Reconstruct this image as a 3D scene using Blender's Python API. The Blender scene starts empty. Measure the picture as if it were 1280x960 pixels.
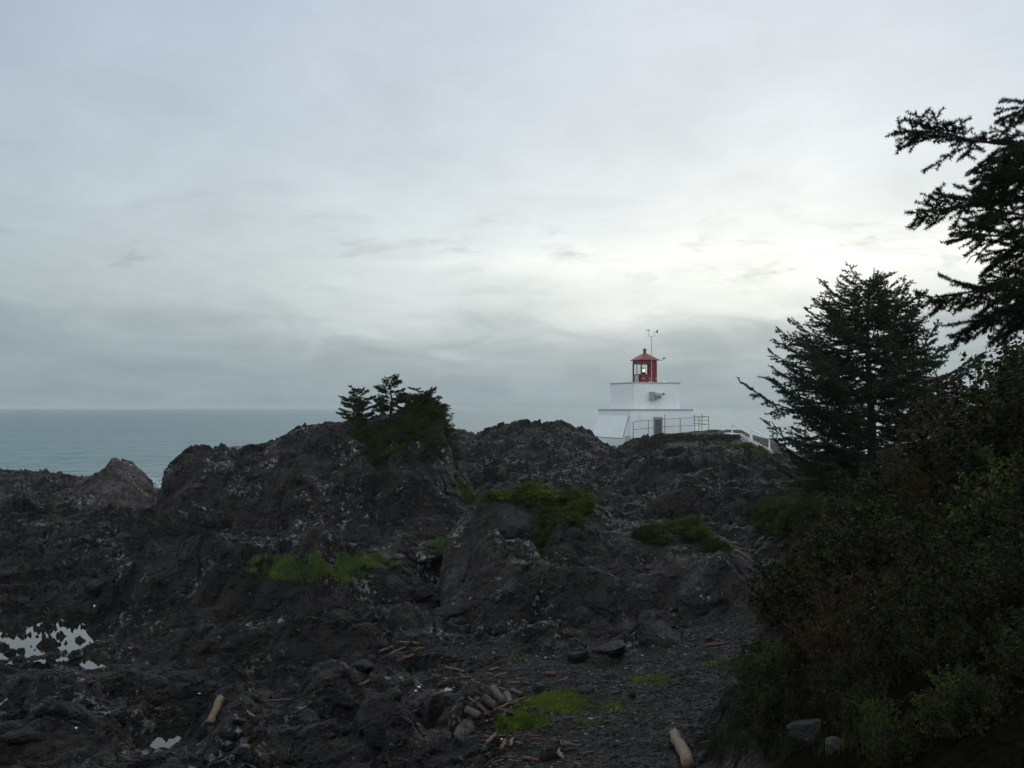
import bpy, bmesh, math, random
import numpy as np
from mathutils import Vector, Matrix

R = math.radians
scene = bpy.context.scene
C = scene.collection
CAMZ = 11.0
F = 1250.0          # focal length in pixels of a 1280 wide frame
HV = 511.0          # row of the horizon

# ------------------------------------------------------------------ camera
cam = bpy.data.cameras.new("camera")
cam.sensor_width = 36.0
cam.lens = 36.0 * F / 1280.0
cam.shift_y = (HV - 1.5 - 480.0) / 1280.0
cam.clip_start = 0.1
cam.clip_end = 90000.0
camo = bpy.data.objects.new("camera", cam)
camo.location = (0, 0, CAMZ)
camo.rotation_euler = (R(90), 0, 0)
C.objects.link(camo)
scene.camera = camo

# ------------------------------------------------------------------ sky and sun
SUN_AZ, SUN_EL = 16.0, 30.0
world = bpy.data.worlds.new("World")
scene.world = world
world.use_nodes = True
nt = world.node_tree
nt.nodes.clear()


class NG:
    """small helper for writing node graphs"""
    def __init__(s, nt):
        s.nt = nt

    def new(s, t, **kw):
        n = s.nt.nodes.new(t)
        for k, v in kw.items():
            setattr(n, k, v)
        return n

    def link(s, a, b):
        s.nt.links.new(a, b)

    def setin(s, sock, v):
        if isinstance(v, bpy.types.NodeSocket):
            s.link(v, sock)
        elif v is not None:
            sock.default_value = v

    def math(s, op, a, b=None, c=None, clamp=False):
        n = s.new('ShaderNodeMath', operation=op, use_clamp=clamp)
        s.setin(n.inputs[0], a)
        s.setin(n.inputs[1], b)
        s.setin(n.inputs[2], c)
        return n.outputs[0]

    def vmath(s, op, a, b=None, out=0):
        n = s.new('ShaderNodeVectorMath', operation=op)
        s.setin(n.inputs[0], a)
        if op == 'SCALE':
            s.setin(n.inputs['Scale'], b)
        else:
            s.setin(n.inputs[1], b)
        return n.outputs[out]

    def ramp(s, fac, stops, interp='LINEAR'):
        n = s.new('ShaderNodeValToRGB')
        cr = n.color_ramp
        cr.interpolation = interp
        while len(cr.elements) < len(stops):
            cr.elements.new(0.5)
        for e, (p, col) in zip(cr.elements, stops):
            e.position = p
            if not hasattr(col, '__len__'):
                col = (col, col, col)
            e.color = tuple(col) + (1,)
        s.setin(n.inputs[0], fac)
        return n.outputs[0]

    def mixc(s, fac, a, b, blend='MIX'):
        n = s.new('ShaderNodeMix', data_type='RGBA', blend_type=blend)
        s.setin(n.inputs[0], fac)
        for sock, v in ((n.inputs[6], a), (n.inputs[7], b)):
            if isinstance(v, tuple) and len(v) == 3:
                v = v + (1,)
            s.setin(sock, v)
        return n.outputs[2]

    def noise(s, vec, scale, detail=4, rough=0.5, dist=0.0, out=0):
        n = s.new('ShaderNodeTexNoise')
        s.setin(n.inputs['Vector'], vec)
        n.inputs['Scale'].default_value = scale
        n.inputs['Detail'].default_value = detail
        n.inputs['Roughness'].default_value = rough
        n.inputs['Distortion'].default_value = dist
        return n.outputs[out]

    def mapr(s, v, a, b, c=0.0, d=1.0, smooth=False):
        n = s.new('ShaderNodeMapRange')
        n.interpolation_type = 'SMOOTHSTEP' if smooth else 'LINEAR'
        s.setin(n.inputs[0], v)
        for i, x in enumerate((a, b, c, d)):
            n.inputs[i + 1].default_value = x
        return n.outputs[0]


g = NG(nt)
geo = g.new('ShaderNodeTexCoord')
dirv = g.vmath('NORMALIZE', geo.outputs['Generated'])
sep = g.new('ShaderNodeSeparateXYZ')
g.link(dirv, sep.inputs[0])
z = sep.outputs[2]
zc = g.math('MAXIMUM', z, 0.0)
# clouds live on a high flat layer: divide by the elevation
den = g.math('ADD', zc, 0.17)
px = g.math('DIVIDE', sep.outputs[0], den)
py = g.math('DIVIDE', sep.outputs[1], den)
comb = g.new('ShaderNodeCombineXYZ')
g.link(px, comb.inputs[0]); g.link(g.math('MULTIPLY', py, 0.8), comb.inputs[1])
layer = comb.outputs[0]
nbig = g.noise(layer, 0.55, 5, 0.5, 0.4)
nfine = g.noise(layer, 1.9, 7, 0.58, 0.7)
nhi = g.noise(g.vmath('MULTIPLY', layer, (1.0, 1.8, 1.0)), 3.1, 6, 0.6, 0.5)
zz = g.math('ADD', zc, g.math('MULTIPLY', g.math('SUBTRACT', nbig, 0.5), 0.10))
base = g.ramp(zz, [(0.0, (.270, .345, .385)), (0.07, (.295, .370, .405)), (0.13, (.340, .425, .465)),
                   (0.20, (.385, .475, .540)), (0.38, (.385, .465, .580)), (1.0, (.50, .56, .64))])
sdir = (math.sin(R(SUN_AZ - 1)) * math.cos(R(7.5)), math.cos(R(SUN_AZ - 1)) * math.cos(R(7.5)), math.sin(R(7.5)))
dt = g.math('MAXIMUM', g.vmath('DOT_PRODUCT', dirv, sdir, out=1), 0.0)
wide = g.math('POWER', dt, 5.0)
tight = g.math('POWER', dt, 45.0)
zb = g.math('ADD', zc, g.math('ADD', g.math('MULTIPLY', g.math('SUBTRACT', nbig, 0.5), 0.10),
                              g.math('MULTIPLY', g.math('SUBTRACT', nfine, 0.5), 0.07)))
band = g.math('ADD', g.mapr(zb, 0.055, 0.105, 0.0, 0.45, True), g.mapr(zb, 0.0, 0.12, 0.12, 0.55, True))
fall = g.mapr(zc, 0.12, 0.30, 1.0, 0.60, True)
gl = g.math('MULTIPLY', g.math('MULTIPLY', wide, band), fall)
c1 = g.vmath('SCALE', (.475, .447, .395), gl)
c2 = g.vmath('SCALE', (.13, .108, .070), g.math('MULTIPLY', tight, band))
col = g.vmath('ADD', g.vmath('ADD', base, c1), c2)
mot = g.math('MULTIPLY', g.mapr(nfine, 0.3, 0.72, 0.935, 1.055), g.mapr(g.noise(layer, 4.2, 8, .64, .6), .3, .7, .955, 1.035))
# thin bright gaps low in the overcast, in long level streaks
az = g.math('ARCTAN2', sep.outputs[0], sep.outputs[1])
cv = g.new('ShaderNodeCombineXYZ')
g.link(g.math('MULTIPLY', az, 3.2), cv.inputs[0]); g.link(g.math('MULTIPLY', zc, 26.0), cv.inputs[1])
ns1 = g.noise(cv.outputs[0], 0.9, 6, .6, .5)
ns2 = g.noise(g.vmath('ADD', cv.outputs[0], (7.0, 3.0, 1.0)), 0.55, 5, .55, .3)
cv2 = g.new('ShaderNodeCombineXYZ')
g.link(g.math('MULTIPLY', az, 14.0), cv2.inputs[0]); g.link(g.math('MULTIPLY', zc, 38.0), cv2.inputs[1])
ns3 = g.noise(cv2.outputs[0], 1.0, 6, .62, .8)
dz1 = g.math('ADD', g.math('SUBTRACT', zc, 0.142), g.math('MULTIPLY', g.math('SUBTRACT', ns2, .5), .07))
ga = g.math('POWER', 2.718, g.math('MULTIPLY', -1.0, g.math('POWER', g.math('DIVIDE', g.math('ABSOLUTE', dz1), .019), 2.0)))
azw = g.math('MULTIPLY', g.mapr(az, -0.30, 0.22, 0, 1, True), g.mapr(az, .75, 1.1, 1, 0, True))
strk = g.math('MULTIPLY', g.math('MULTIPLY', ga, azw), g.mapr(ns1, .36, .60, .25, 1.0, True))
col = g.vmath('ADD', col, g.vmath('SCALE', (.25, .225, .180), strk))
dark = g.math('MULTIPLY', g.math('MULTIPLY', g.mapr(ns3, .52, .66, 0, 1, True), azw), g.math('MULTIPLY', g.mapr(zc, .105, .135, 0, 1, True), g.mapr(zc, .165, .20, 1, 0, True)))
mot = g.math('MULTIPLY', mot, g.math('SUBTRACT', 1.0, g.math('MULTIPLY', dark, .17)))
# dark rags of low cloud crossing the bright band
rag = g.mapr(nhi, 0.55, 0.70, 0.0, 1.0, True)
ragz = g.math('MULTIPLY', g.mapr(zc, 0.09, 0.135, 0, 1, True), g.mapr(zc, 0.17, 0.22, 1, 0, True))
mot = g.math('MULTIPLY', mot, g.math('SUBTRACT', 1.0, g.math('MULTIPLY', g.math('MULTIPLY', rag, ragz), 0.13)))
col = g.vmath('SCALE', col, mot)
# the overcast is thinner behind the photographer
rear = g.mapr(sep.outputs[1], 0.35, -0.6, 1.0, 2.15, True)
col = g.vmath('SCALE', col, rear)
col = g.vmath('MULTIPLY', col, g.mixc(g.mapr(sep.outputs[1], .3, -.5, 0, 1, True), (1, 1, 1), (1.09, 1.02, .93)))
sky = g.new('ShaderNodeTexSky', sky_type='NISHITA')
sky.sun_disc = False
sky.sun_elevation = R(SUN_EL)
sky.sun_rotation = R(SUN_AZ)
sky.altitude = 10
sky.dust_density = 3.0
mixed = g.mixc(0.985, sky.outputs[0], g.vmath('SCALE', col, 10.0))
bg = g.new('ShaderNodeBackground')
g.link(mixed, bg.inputs[0])
bg.inputs[1].default_value = 0.1
wo = g.new('ShaderNodeOutputWorld')
g.link(bg.outputs[0], wo.inputs[0])

sun = bpy.data.lights.new("sun", 'SUN')
sun.energy = 0.5
sun.angle = R(45)
sun.color = (1.0, 0.95, 0.86)
suno = bpy.data.objects.new("sun", sun)
C.objects.link(suno)
sd = Vector((math.sin(R(SUN_AZ)) * math.cos(R(SUN_EL)), math.cos(R(SUN_AZ)) * math.cos(R(SUN_EL)), math.sin(R(SUN_EL))))
suno.rotation_euler = sd.to_track_quat('Z', 'Y').to_euler()
suno.location = (20, 80, 60)

scene.view_settings.view_transform = 'Standard'
scene.view_settings.look = 'None'
scene.view_settings.exposure = 0.0
scene.view_settings.gamma = 1.0
scene.view_settings.use_curve_mapping = False
scene.render.engine = 'CYCLES'
scene.cycles.max_bounces = 5
scene.cycles.diffuse_bounces = 2
scene.cycles.glossy_bounces = 2
scene.cycles.transmission_bounces = 4
scene.cycles.volume_bounces = 0
scene.cycles.caustics_reflective = False
scene.cycles.caustics_refractive = False
scene.cycles.use_denoising = True

# ------------------------------------------------------------------ small tools


def W(u, v, d):
    """world point seen at pixel (u, v) of the 1280x960 photo at forward distance d"""
    return Vector(((u - 640.0) / F * d, d, CAMZ - (v - HV) / F * d))


def tag(o, label=None, cat=None, group=None, kind=None):
    for k, v in (('label', label), ('category', cat), ('group', group), ('kind', kind)):
        if v:
            o[k] = v
    return o


def empty(name, loc=(0, 0, 0), rz=0.0, label=None, cat=None, group=None):
    o = bpy.data.objects.new(name, None)
    o.empty_display_size = 0.3
    C.objects.link(o)
    o.location = loc
    o.rotation_euler = (0, 0, rz)
    return tag(o, label, cat, group)


def mesh_np(name, verts, faces, mats, parent=None, smooth=False, attrs=None, matidx=None):
    """verts (N,3) array, faces (M,3) or (M,4) array"""
    me = bpy.data.meshes.new(name)
    verts = np.asarray(verts, dtype=np.float32)
    faces = np.asarray(faces, dtype=np.int32)
    k = faces.shape[1]
    me.vertices.add(len(verts))
    me.vertices.foreach_set('co', verts.ravel())
    me.loops.add(faces.size)
    me.loops.foreach_set('vertex_index', faces.ravel())
    me.polygons.add(len(faces))
    me.polygons.foreach_set('loop_start', np.arange(len(faces), dtype=np.int32) * k)
    me.polygons.foreach_set('use_smooth', np.full(len(faces), smooth))
    if not isinstance(mats, (list, tuple)):
        mats = [mats]
    for m in mats:
        me.materials.append(m)
    if matidx is not None:
        me.polygons.foreach_set('material_index', np.asarray(matidx, dtype=np.int32))
    if attrs:
        for an, arr in attrs.items():
            a = me.attributes.new(an, 'FLOAT', 'POINT')
            a.data.foreach_set('value', np.asarray(arr, dtype=np.float32))
    me.update(calc_edges=True)
    o = bpy.data.objects.new(name, me)
    C.objects.link(o)
    if parent:
        o.parent = parent
    return o


class MB:
    """collects boxes, prisms and tubes into one mesh"""
    def __init__(s):
        s.v = []
        s.f = []

    def add(s, vs, fs):
        n = len(s.v)
        s.v += [tuple(p) for p in vs]
        s.f += [tuple(i + n for i in f) for f in fs]

    def box(s, x0, x1, y0, y1, z0, z1):
        s.add([(x0, y0, z0), (x1, y0, z0), (x1, y1, z0), (x0, y1, z0), (x0, y0, z1), (x1, y0, z1), (x1, y1, z1), (x0, y1, z1)],
              [(0, 3, 2, 1), (4, 5, 6, 7), (0, 1, 5, 4), (1, 2, 6, 5), (2, 3, 7, 6), (3, 0, 4, 7)])

    def bar(s, a, b, w, h):
        """square bar from a to b"""
        a, b = Vector(a), Vector(b)
        d = (b - a).normalized()
        up = Vector((0, 0, 1)) if abs(d.z) < 0.95 else Vector((1, 0, 0))
        sx = d.cross(up).normalized() * w / 2
        sy = sx.cross(d).normalized() * h / 2
        vs = [p + i * sx + j * sy for p in (a, b) for i, j in ((-1, -1), (1, -1), (1, 1), (-1, 1))]
        s.add(vs, [(0, 1, 2, 3), (7, 6, 5, 4), (0, 4, 5, 1), (1, 5, 6, 2), (2, 6, 7, 3), (3, 7, 4, 0)])

    def tube(s, pts, rad, n=8, caps=True):
        pts = [Vector(p) for p in pts]
        if not hasattr(rad, '__len__'):
            rad = [rad] * len(pts)
        vs = []
        prev = None
        for i, p in enumerate(pts):
            d = (pts[min(i + 1, len(pts) - 1)] - pts[max(i - 1, 0)])
            d = d.normalized() if d.length > 1e-9 else Vector((0, 0, 1))
            if prev is None:
                a = d.orthogonal().normalized()
            else:
                a = (prev - d * prev.dot(d))
                a = a.normalized() if a.length > 1e-6 else d.orthogonal().normalized()
            prev = a
            b = d.cross(a)
            for k in range(n):
                t = 2 * math.pi * k / n
                vs.append(p + (a * math.cos(t) + b * math.sin(t)) * rad[i])
        fs = []
        for i in range(len(pts) - 1):
            for k in range(n):
                k2 = (k + 1) % n
                fs.append((i * n + k, i * n + k2, (i + 1) * n + k2, (i + 1) * n + k))
        if caps:
            fs.append(tuple(range(n))[::-1])
            fs.append(tuple((len(pts) - 1) * n + k for k in range(n)))
        s.add(vs, fs)

    def build(s, name, mat, parent=None, smooth=False, bevel=0.0):
        me = bpy.data.meshes.new(name)
        me.from_pydata(s.v, [], s.f)
        me.materials.append(mat)
        if bevel:
            bm = bmesh.new()
            bm.from_mesh(me)
            bmesh.ops.bevel(bm, geom=bm.edges[:], offset=bevel, segments=2, affect='EDGES', profile=0.6)
            bm.to_mesh(me)
            bm.free()
        if smooth:
            me.polygons.foreach_set('use_smooth', np.full(len(me.polygons), True))
        me.update()
        o = bpy.data.objects.new(name, me)
        C.objects.link(o)
        if parent:
            o.parent = parent
        return o


def copy_tree(o, parent=None):
    c = o.copy()
    C.objects.link(c)
    c.parent = parent
    for ch in list(o.children):
        copy_tree(ch, c)
    return c


# ------------------------------------------------------------------ numpy noise


def _h(ix, iy, iz, seed):
    h = (ix.astype(np.int64) * 374761393 + iy.astype(np.int64) * 668265263 + iz.astype(np.int64) * 2147483647 // 7
         + seed * 144665) & 0xFFFFFFFF
    h = ((h ^ (h >> 13)) * 1274126177) & 0xFFFFFFFF
    h = ((h ^ (h >> 16)) * 2246822519) & 0xFFFFFFFF
    return (h ^ (h >> 15)) & 0xFFFFFF


def hf(ix, iy, iz, seed):
    return _h(ix, iy, iz, seed) / float(0xFFFFFF)


def perlin2(x, y, seed=0):
    ix, iy = np.floor(x), np.floor(y)
    fx, fy = x - ix, y - iy
    sx = fx * fx * fx * (fx * (fx * 6 - 15) + 10)
    sy = fy * fy * fy * (fy * (fy * 6 - 15) + 10)
    out = 0
    zi = np.zeros_like(ix)
    for dx in (0, 1):
        wx = sx if dx else 1 - sx
        for dy in (0, 1):
            wy = sy if dy else 1 - sy
            a = hf(ix + dx, iy + dy, zi, seed) * (2 * math.pi)
            out = out + wx * wy * (np.cos(a) * (fx - dx) + np.sin(a) * (fy - dy))
    return out * 1.5


def fbm(x, y, seed=0, octv=4, gain=0.5, lac=2.03):
    s, a, t = 0, 1.0, 0
    for i in range(octv):
        s = s + a * perlin2(x, y, seed + i * 17)
        t += a
        a *= gain
        x, y = x * lac + 3.7, y * lac - 1.3
    return s / t


def ridged(x, y, seed=0, octv=4, gain=0.5):
    s, a, t = 0, 1.0, 0
    for i in range(octv):
        s = s + a * (1 - 2 * np.abs(perlin2(x, y, seed + i * 31)))
        t += a
        a *= gain
        x, y = x * 2.07 + 5.1, y * 2.07 + 9.2
    return s / t


STR = (0.82, 0.57)       # strike of the beds in plan: away and to the right


def facet(x, y, cell, seed, stretch=1.7, tilt=1.1, k=44.0):
    """broken angular blocks: every cell is a tilted plane; returns height and distance to the crack"""
    c, s = STR
    a = (x * c + y * s) / (cell * stretch)
    b = (-x * s + y * c) / cell
    ia, ib = np.floor(a), np.floor(b)
    F1 = np.full(a.shape, 9.0)
    F2 = np.full(a.shape, 9.0)
    H = np.zeros(a.shape)
    WS = np.full(a.shape, 1e-12)
    zi = np.zeros_like(ia)
    for i in (-1, 0, 1):
        for j in (-1, 0, 1):
            ca, cb = ia + i, ib + j
            da = a - (ca + hf(ca, cb, zi, seed))
            db = b - (cb + hf(ca, cb, zi, seed + 1))
            d = np.sqrt(da * da + db * db)
            h0 = (hf(ca, cb, zi, seed + 2) - 0.5) * (1.0 if cell > 1 else .65)
            t1 = (hf(ca, cb, zi, seed + 3) - 0.5) * tilt
            t2 = (hf(ca, cb, zi, seed + 4) - 0.75) * tilt * 1.6      # beds dip one way
            h = h0 + t1 * da + t2 * db
            nearer = d < F1
            F2 = np.where(nearer, F1, np.minimum(F2, d))
            F1 = np.where(nearer, d, F1)
            w = np.exp(-k * d)
            H += w * h
            WS += w
    return H / WS, F2 - F1


def sstep(x, a, b):
    t = np.clip((x - a) / (b - a), 0, 1)
    return t * t * (3 - 2 * t)


def crags(x, y, near):
    """rock relief in metres, about +-1; near (0..1) adds the finest levels"""
    wx = fbm(x / 3.0, y / 3.0, 5, 3) * 1.1
    wy = fbm(x / 3.0, y / 3.0, 55, 3) * 1.1
    xw, yw = x + wx, y + wy
    wx2 = fbm(x / .7, y / .7, 15, 3) * .22
    wy2 = fbm(x / .7, y / .7, 65, 3) * .22
    xf, yf = xw + wx2, yw + wy2
    out = 0.55 * ridged(xw / 9.0, yw / 9.0, 11, 4)
    h, e = facet(xf, yf, 3.6, 21, k=64)
    out += 0.80 * h - 0.40 * np.exp(-(e / 0.05) ** 2)
    h, e = facet(xf, yf, 1.4, 31, k=56)
    out += 0.52 * h - 0.22 * np.exp(-(e / 0.07) ** 2)
    h, e = facet(xf + 9, yf, 0.55, 41, 2.0)
    out += 0.32 * h - 0.11 * np.exp(-(e / 0.09) ** 2)
    h, e = facet(xf, yf + 7, 0.26, 51, 1.5, 1.1, 20.0)
    out += near * (0.15 * h - 0.035 * np.exp(-(e / 0.12) ** 2))
    out += near * 0.05 * ridged(xf / .30, yf / .30, 53, 3)
    out += 0.22 * fbm(xw / 1.6, yw / 0.9, 57, 5, .62)
    out += 0.10 * ridged(xw / 1.1, yw / 1.1, 71, 4)
    return out


# ------------------------------------------------------------------ the lie of the land
# columns: pixel column u -> list of (distance, height); the ground is read between them
COLS = [
    (-900, [(1, 9.3), (6, 7.6), (12, 5.6), (20, 5.0), (40, 4.8), (80, 4.0), (115, 2.8), (140, 0), (170, -4), (260, -8)]),
    (0, [(1, 9.4), (3, 8.7), (6, 7.4), (12, 5.7), (17, 5.0), (21, 5.1), (25, 4.7), (29, 4.3), (33, 4.5), (38, 5.1), (44, 5.2), (52, 4.5), (70, 4.1),
         (90, 3.7), (115, 3.3), (122, 3.2), (127, 2.2), (140, -.5), (170, -4), (260, -8)]),
    (80, [(1, 9.4), (3, 8.7), (6, 7.3), (12, 5.6), (17, 5.1), (21, 5.0), (25, 4.6), (29, 4.2), (33, 4.5), (38, 5.0), (44, 5.0), (52, 4.5), (70, 4.0),
          (90, 3.3), (115, 2.7), (121, 2.4), (127, 1.0), (140, -1), (170, -4), (260, -8)]),
    (190, [(1, 9.4), (3, 8.7), (6, 7.3), (12, 5.6), (16, 5.1), (19, 4.7), (22, 4.6), (26, 4.4), (30, 4.8), (34, 5.2), (38, 5.0), (46, 4.8), (58, 4.4), (75, 3.3),
           (90, 2.5), (105, 1.7), (115, 1.1), (125, 0.2), (140, -2), (170, -5), (260, -8)]),
    (300, [(1, 9.4), (3, 8.7), (6, 7.3), (12, 5.6), (16, 5.2), (19, 4.9), (22, 4.7), (25, 4.3), (28, 4.7), (32, 5.2), (37, 4.9), (43, 4.9), (48, 4.8), (70, 3.5),
           (90, 2.0), (110, 0.3), (130, -2), (170, -5), (260, -8)]),
    (400, [(1, 9.4), (3, 8.7), (6, 7.2), (12, 5.6), (16, 5.2), (19, 5.0), (22, 4.6), (24, 4.4), (27, 4.9), (31, 5.3), (36, 5.0), (40, 4.9), (46, 4.8), (70, 4.0),
           (90, 4.0), (105, 3.0), (120, 0), (140, -3), (170, -5), (260, -8)]),
    (500, [(1, 9.4), (3, 8.7), (6, 7.2), (12, 5.7), (16, 5.2), (19, 4.9), (22, 4.9), (26, 4.9), (31, 5.0), (36, 4.9), (42, 4.8), (50, 5.0), (70, 5.4),
           (90, 6.6), (100, 6.6), (115, 3.0), (130, -1), (170, -5), (260, -8)]),
    (570, [(1, 9.4), (3, 8.7), (6, 7.2), (12, 5.8), (16, 5.5), (19, 4.9), (24, 4.9), (30, 4.6), (36, 4.4), (44, 4.7), (55, 5.2), (70, 6.0),
           (90, 7.6), (98, 8.1), (104, 8.0), (112, 5.5), (128, -1), (170, -5), (260, -8)]),
    (610, [(1, 9.4), (3, 8.7), (6, 7.2), (12, 5.9), (16, 5.5), (20, 5.2), (25, 4.9), (30, 4.6), (36, 4.4), (44, 4.7), (55, 5.3), (70, 6.2),
           (90, 7.5), (98, 7.9), (104, 7.8), (112, 5.5), (128, -1), (170, -5), (260, -8)]),
    (655, [(1, 9.4), (3, 8.7), (6, 7.3), (12, 6.0), (16, 5.5), (20, 5.3), (25, 4.9), (30, 4.6), (36, 4.4), (44, 4.7), (55, 5.4), (70, 6.3),
           (88, 7.7), (95, 8.7), (100, 8.9), (106, 7.4), (115, 5), (130, -1), (170, -5), (260, -8)]),
    (700, [(1, 9.4), (3, 8.8), (6, 7.5), (12, 6.1), (16, 5.6), (20, 5.3), (25, 4.9), (30, 4.6), (36, 4.4), (44, 4.7), (55, 5.5), (70, 6.4),
           (88, 7.7), (95, 9.1), (101, 9.3), (107, 8.6), (116, 6), (130, 0), (170, -5), (260, -8)]),
    (735, [(1, 9.4), (3, 8.8), (6, 7.5), (12, 6.1), (16, 5.6), (20, 5.3), (25, 4.9), (30, 4.6), (36, 4.4), (44, 4.8), (55, 5.6), (70, 6.4),
           (88, 7.1), (97, 7.9), (101, 8.1), (107, 7.2), (118, 6.2), (130, 1), (170, -5), (260, -8)]),
    (765, [(1, 9.4), (3, 8.8), (6, 7.6), (12, 6.1), (16, 5.6), (20, 5.3), (25, 4.9), (30, 4.6), (36, 4.4), (44, 4.9), (55, 5.7), (70, 6.3),
           (88, 6.2), (98, 6.2), (106, 6.0), (112, 6.2), (120, 6.2), (132, 1), (170, -5), (260, -8)]),
    (792, [(1, 9.4), (3, 8.8), (6, 7.6), (12, 6.1), (16, 5.6), (20, 5.3), (25, 5.0), (30, 4.6), (36, 4.4), (44, 4.9), (55, 5.7), (70, 6.3),
           (88, 6.6), (98, 7.1), (105, 7.5), (112, 7.6), (120, 7.3), (132, 2), (170, -5), (260, -8)]),
    (840, [(1, 9.4), (3, 8.8), (6, 7.6), (12, 6.0), (16, 5.6), (20, 5.4), (25, 5.1), (30, 4.8), (36, 4.4), (44, 4.9), (55, 5.7), (70, 6.3),
           (88, 6.6), (96, 7.3), (103, 8.0), (112, 8.0), (120, 7.6), (132, 2), (170, -5), (260, -8)]),
    (890, [(1, 9.4), (3, 8.8), (6, 7.7), (10, 6.6), (14, 5.8), (18, 5.55), (22, 5.4), (27, 5.2), (31, 5.0), (36, 4.4), (44, 4.9), (55, 5.8), (70, 6.3),
           (88, 6.8), (96, 7.6), (103, 8.35), (112, 8.4), (120, 7.6), (132, 2), (170, -5), (260, -8)]),
    (922, [(1, 9.4), (3, 8.9), (6, 8.0), (10, 7.0), (14, 6.3), (18, 5.9), (22, 5.5), (27, 5.3), (31, 5.2), (36, 4.8), (44, 5.1), (55, 5.8), (70, 6.3),
           (88, 6.8), (96, 7.5), (102, 8.2), (112, 8.3), (120, 7.6), (132, 2), (170, -5), (260, -8)]),
    (960, [(1, 9.4), (3, 9.0), (6, 8.3), (10, 7.3), (14, 6.6), (18, 6.1), (22, 5.7), (27, 5.4), (31, 5.5), (36, 5.6), (44, 5.9), (55, 6.1), (70, 6.2),
           (88, 6.2), (98, 6.7), (106, 7.2), (114, 7.3), (122, 6), (132, 1), (170, -5), (260, -8)]),
    (1010, [(1, 9.4), (3, 9.1), (6, 8.5), (10, 7.7), (14, 7.3), (18, 7.1), (22, 6.8), (27, 6.6), (31, 6.6), (36, 6.8), (44, 6.8), (55, 6.5), (70, 6.2),
            (88, 6.0), (106, 5.8), (122, 3), (132, 0), (170, -5), (260, -8)]),
    (1100, [(1, 9.5), (3, 9.3), (6, 8.9), (10, 8.4), (14, 8.6), (18, 8.5), (24, 8.2), (30, 7.8), (38, 7.4), (55, 7), (88, 6.0), (110, 4), (132, 0), (170, -5), (260, -8)]),
    (1200, [(1, 9.5), (3, 9.4), (6, 9.2), (10, 9.0), (14, 9.3), (20, 9.3), (28, 8.8), (38, 8.4), (55, 8), (88, 7.0), (110, 4), (132, 0), (170, -5), (260, -8)]),
    (1300, [(1, 9.5), (3, 9.5), (6, 9.5), (10, 9.6), (14, 9.9), (20, 10), (28, 9.8), (38, 9.5), (55, 9), (88, 8.0), (110, 5), (132, 0), (170, -5), (260, -8)]),
    (2300, [(1, 9.5), (3, 9.8), (6, 10.5), (10, 11.5), (20, 12.5), (40, 13), (88, 10.0), (110, 6), (132, 0), (170, -5), (260, -8)]),
]
CU = np.array([c[0] for c in COLS], dtype=float)


def cols_eval(cols, u, d):
    cu = np.array([c[0] for c in cols], dtype=float)
    tab = np.stack([np.interp(d, [p[0] for p in c[1]], [p[1] for p in c[1]]) for c in cols])
    k = np.clip(np.searchsorted(cu, u) - 1, 0, len(cu) - 2)
    t = np.clip((u - cu[k]) / (cu[k + 1] - cu[k]), 0, 1)
    t = t * t * (3 - 2 * t) * 0.5 + t * 0.5
    n = np.arange(len(u))
    return tab[k, n] * (1 - t) + tab[k + 1, n] * t


def poly_sd(x, y, P):
    """signed distance to a polygon (inside positive)"""
    best = np.full(x.shape, 1e9)
    inside = np.zeros(x.shape, bool)
    n = len(P)
    for i in range(n):
        x0, y0 = P[i]
        x1, y1 = P[(i + 1) % n]
        ex, ey = x1 - x0, y1 - y0
        t = np.clip(((x - x0) * ex + (y - y0) * ey) / (ex * ex + ey * ey), 0, 1)
        best = np.minimum(best, np.hypot(x - x0 - t * ex, y - y0 - t * ey))
        c = ((y0 > y) != (y1 > y)) & (x < (x1 - x0) * (y - y0) / ((y1 - y0) if y1 != y0 else 1e-9) + x0)
        inside ^= c
    return np.where(inside, best, -best)


def ud(u, d):
    return ((u - 640.0) / F * d, d)


GRAVEL = [ud(*p) for p in [(480, 25), (560, 26.5), (640, 26), (740, 23.5), (830, 25), (900, 28), (965, 30), (965, 24), (940, 19), (880, 14),
                           (860, 9), (640, 9), (615, 14), (600, 17.5), (590, 20), (560, 21), (500, 22.5)]]
# pools: u, d, water level, radius x, radius y, depth
POOLS = [(38, 28.9, 4.36, 2.4, 3.3, .34), (95, 25.9, 4.33, 1.6, .7, .22), (205, 19.7, 4.50, .50, .75, .3), (541, 19.3, 4.86, .17, .62, .3),
         (348, 22.4, 4.62, .30, .25, .2), (152, 22.0, 4.62, .30, .3, .2), (557, 21.4, 4.96, .16, .36, .2), (3, 21.5, 4.7, .35, .8, .2),
         (430, 23.6, 4.38, 2.1, .55, .25), (290, 25.0, 4.34, 2.2, .65, .25), (235, 21.6, 4.46, 1.1, .5, .22)]
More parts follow.
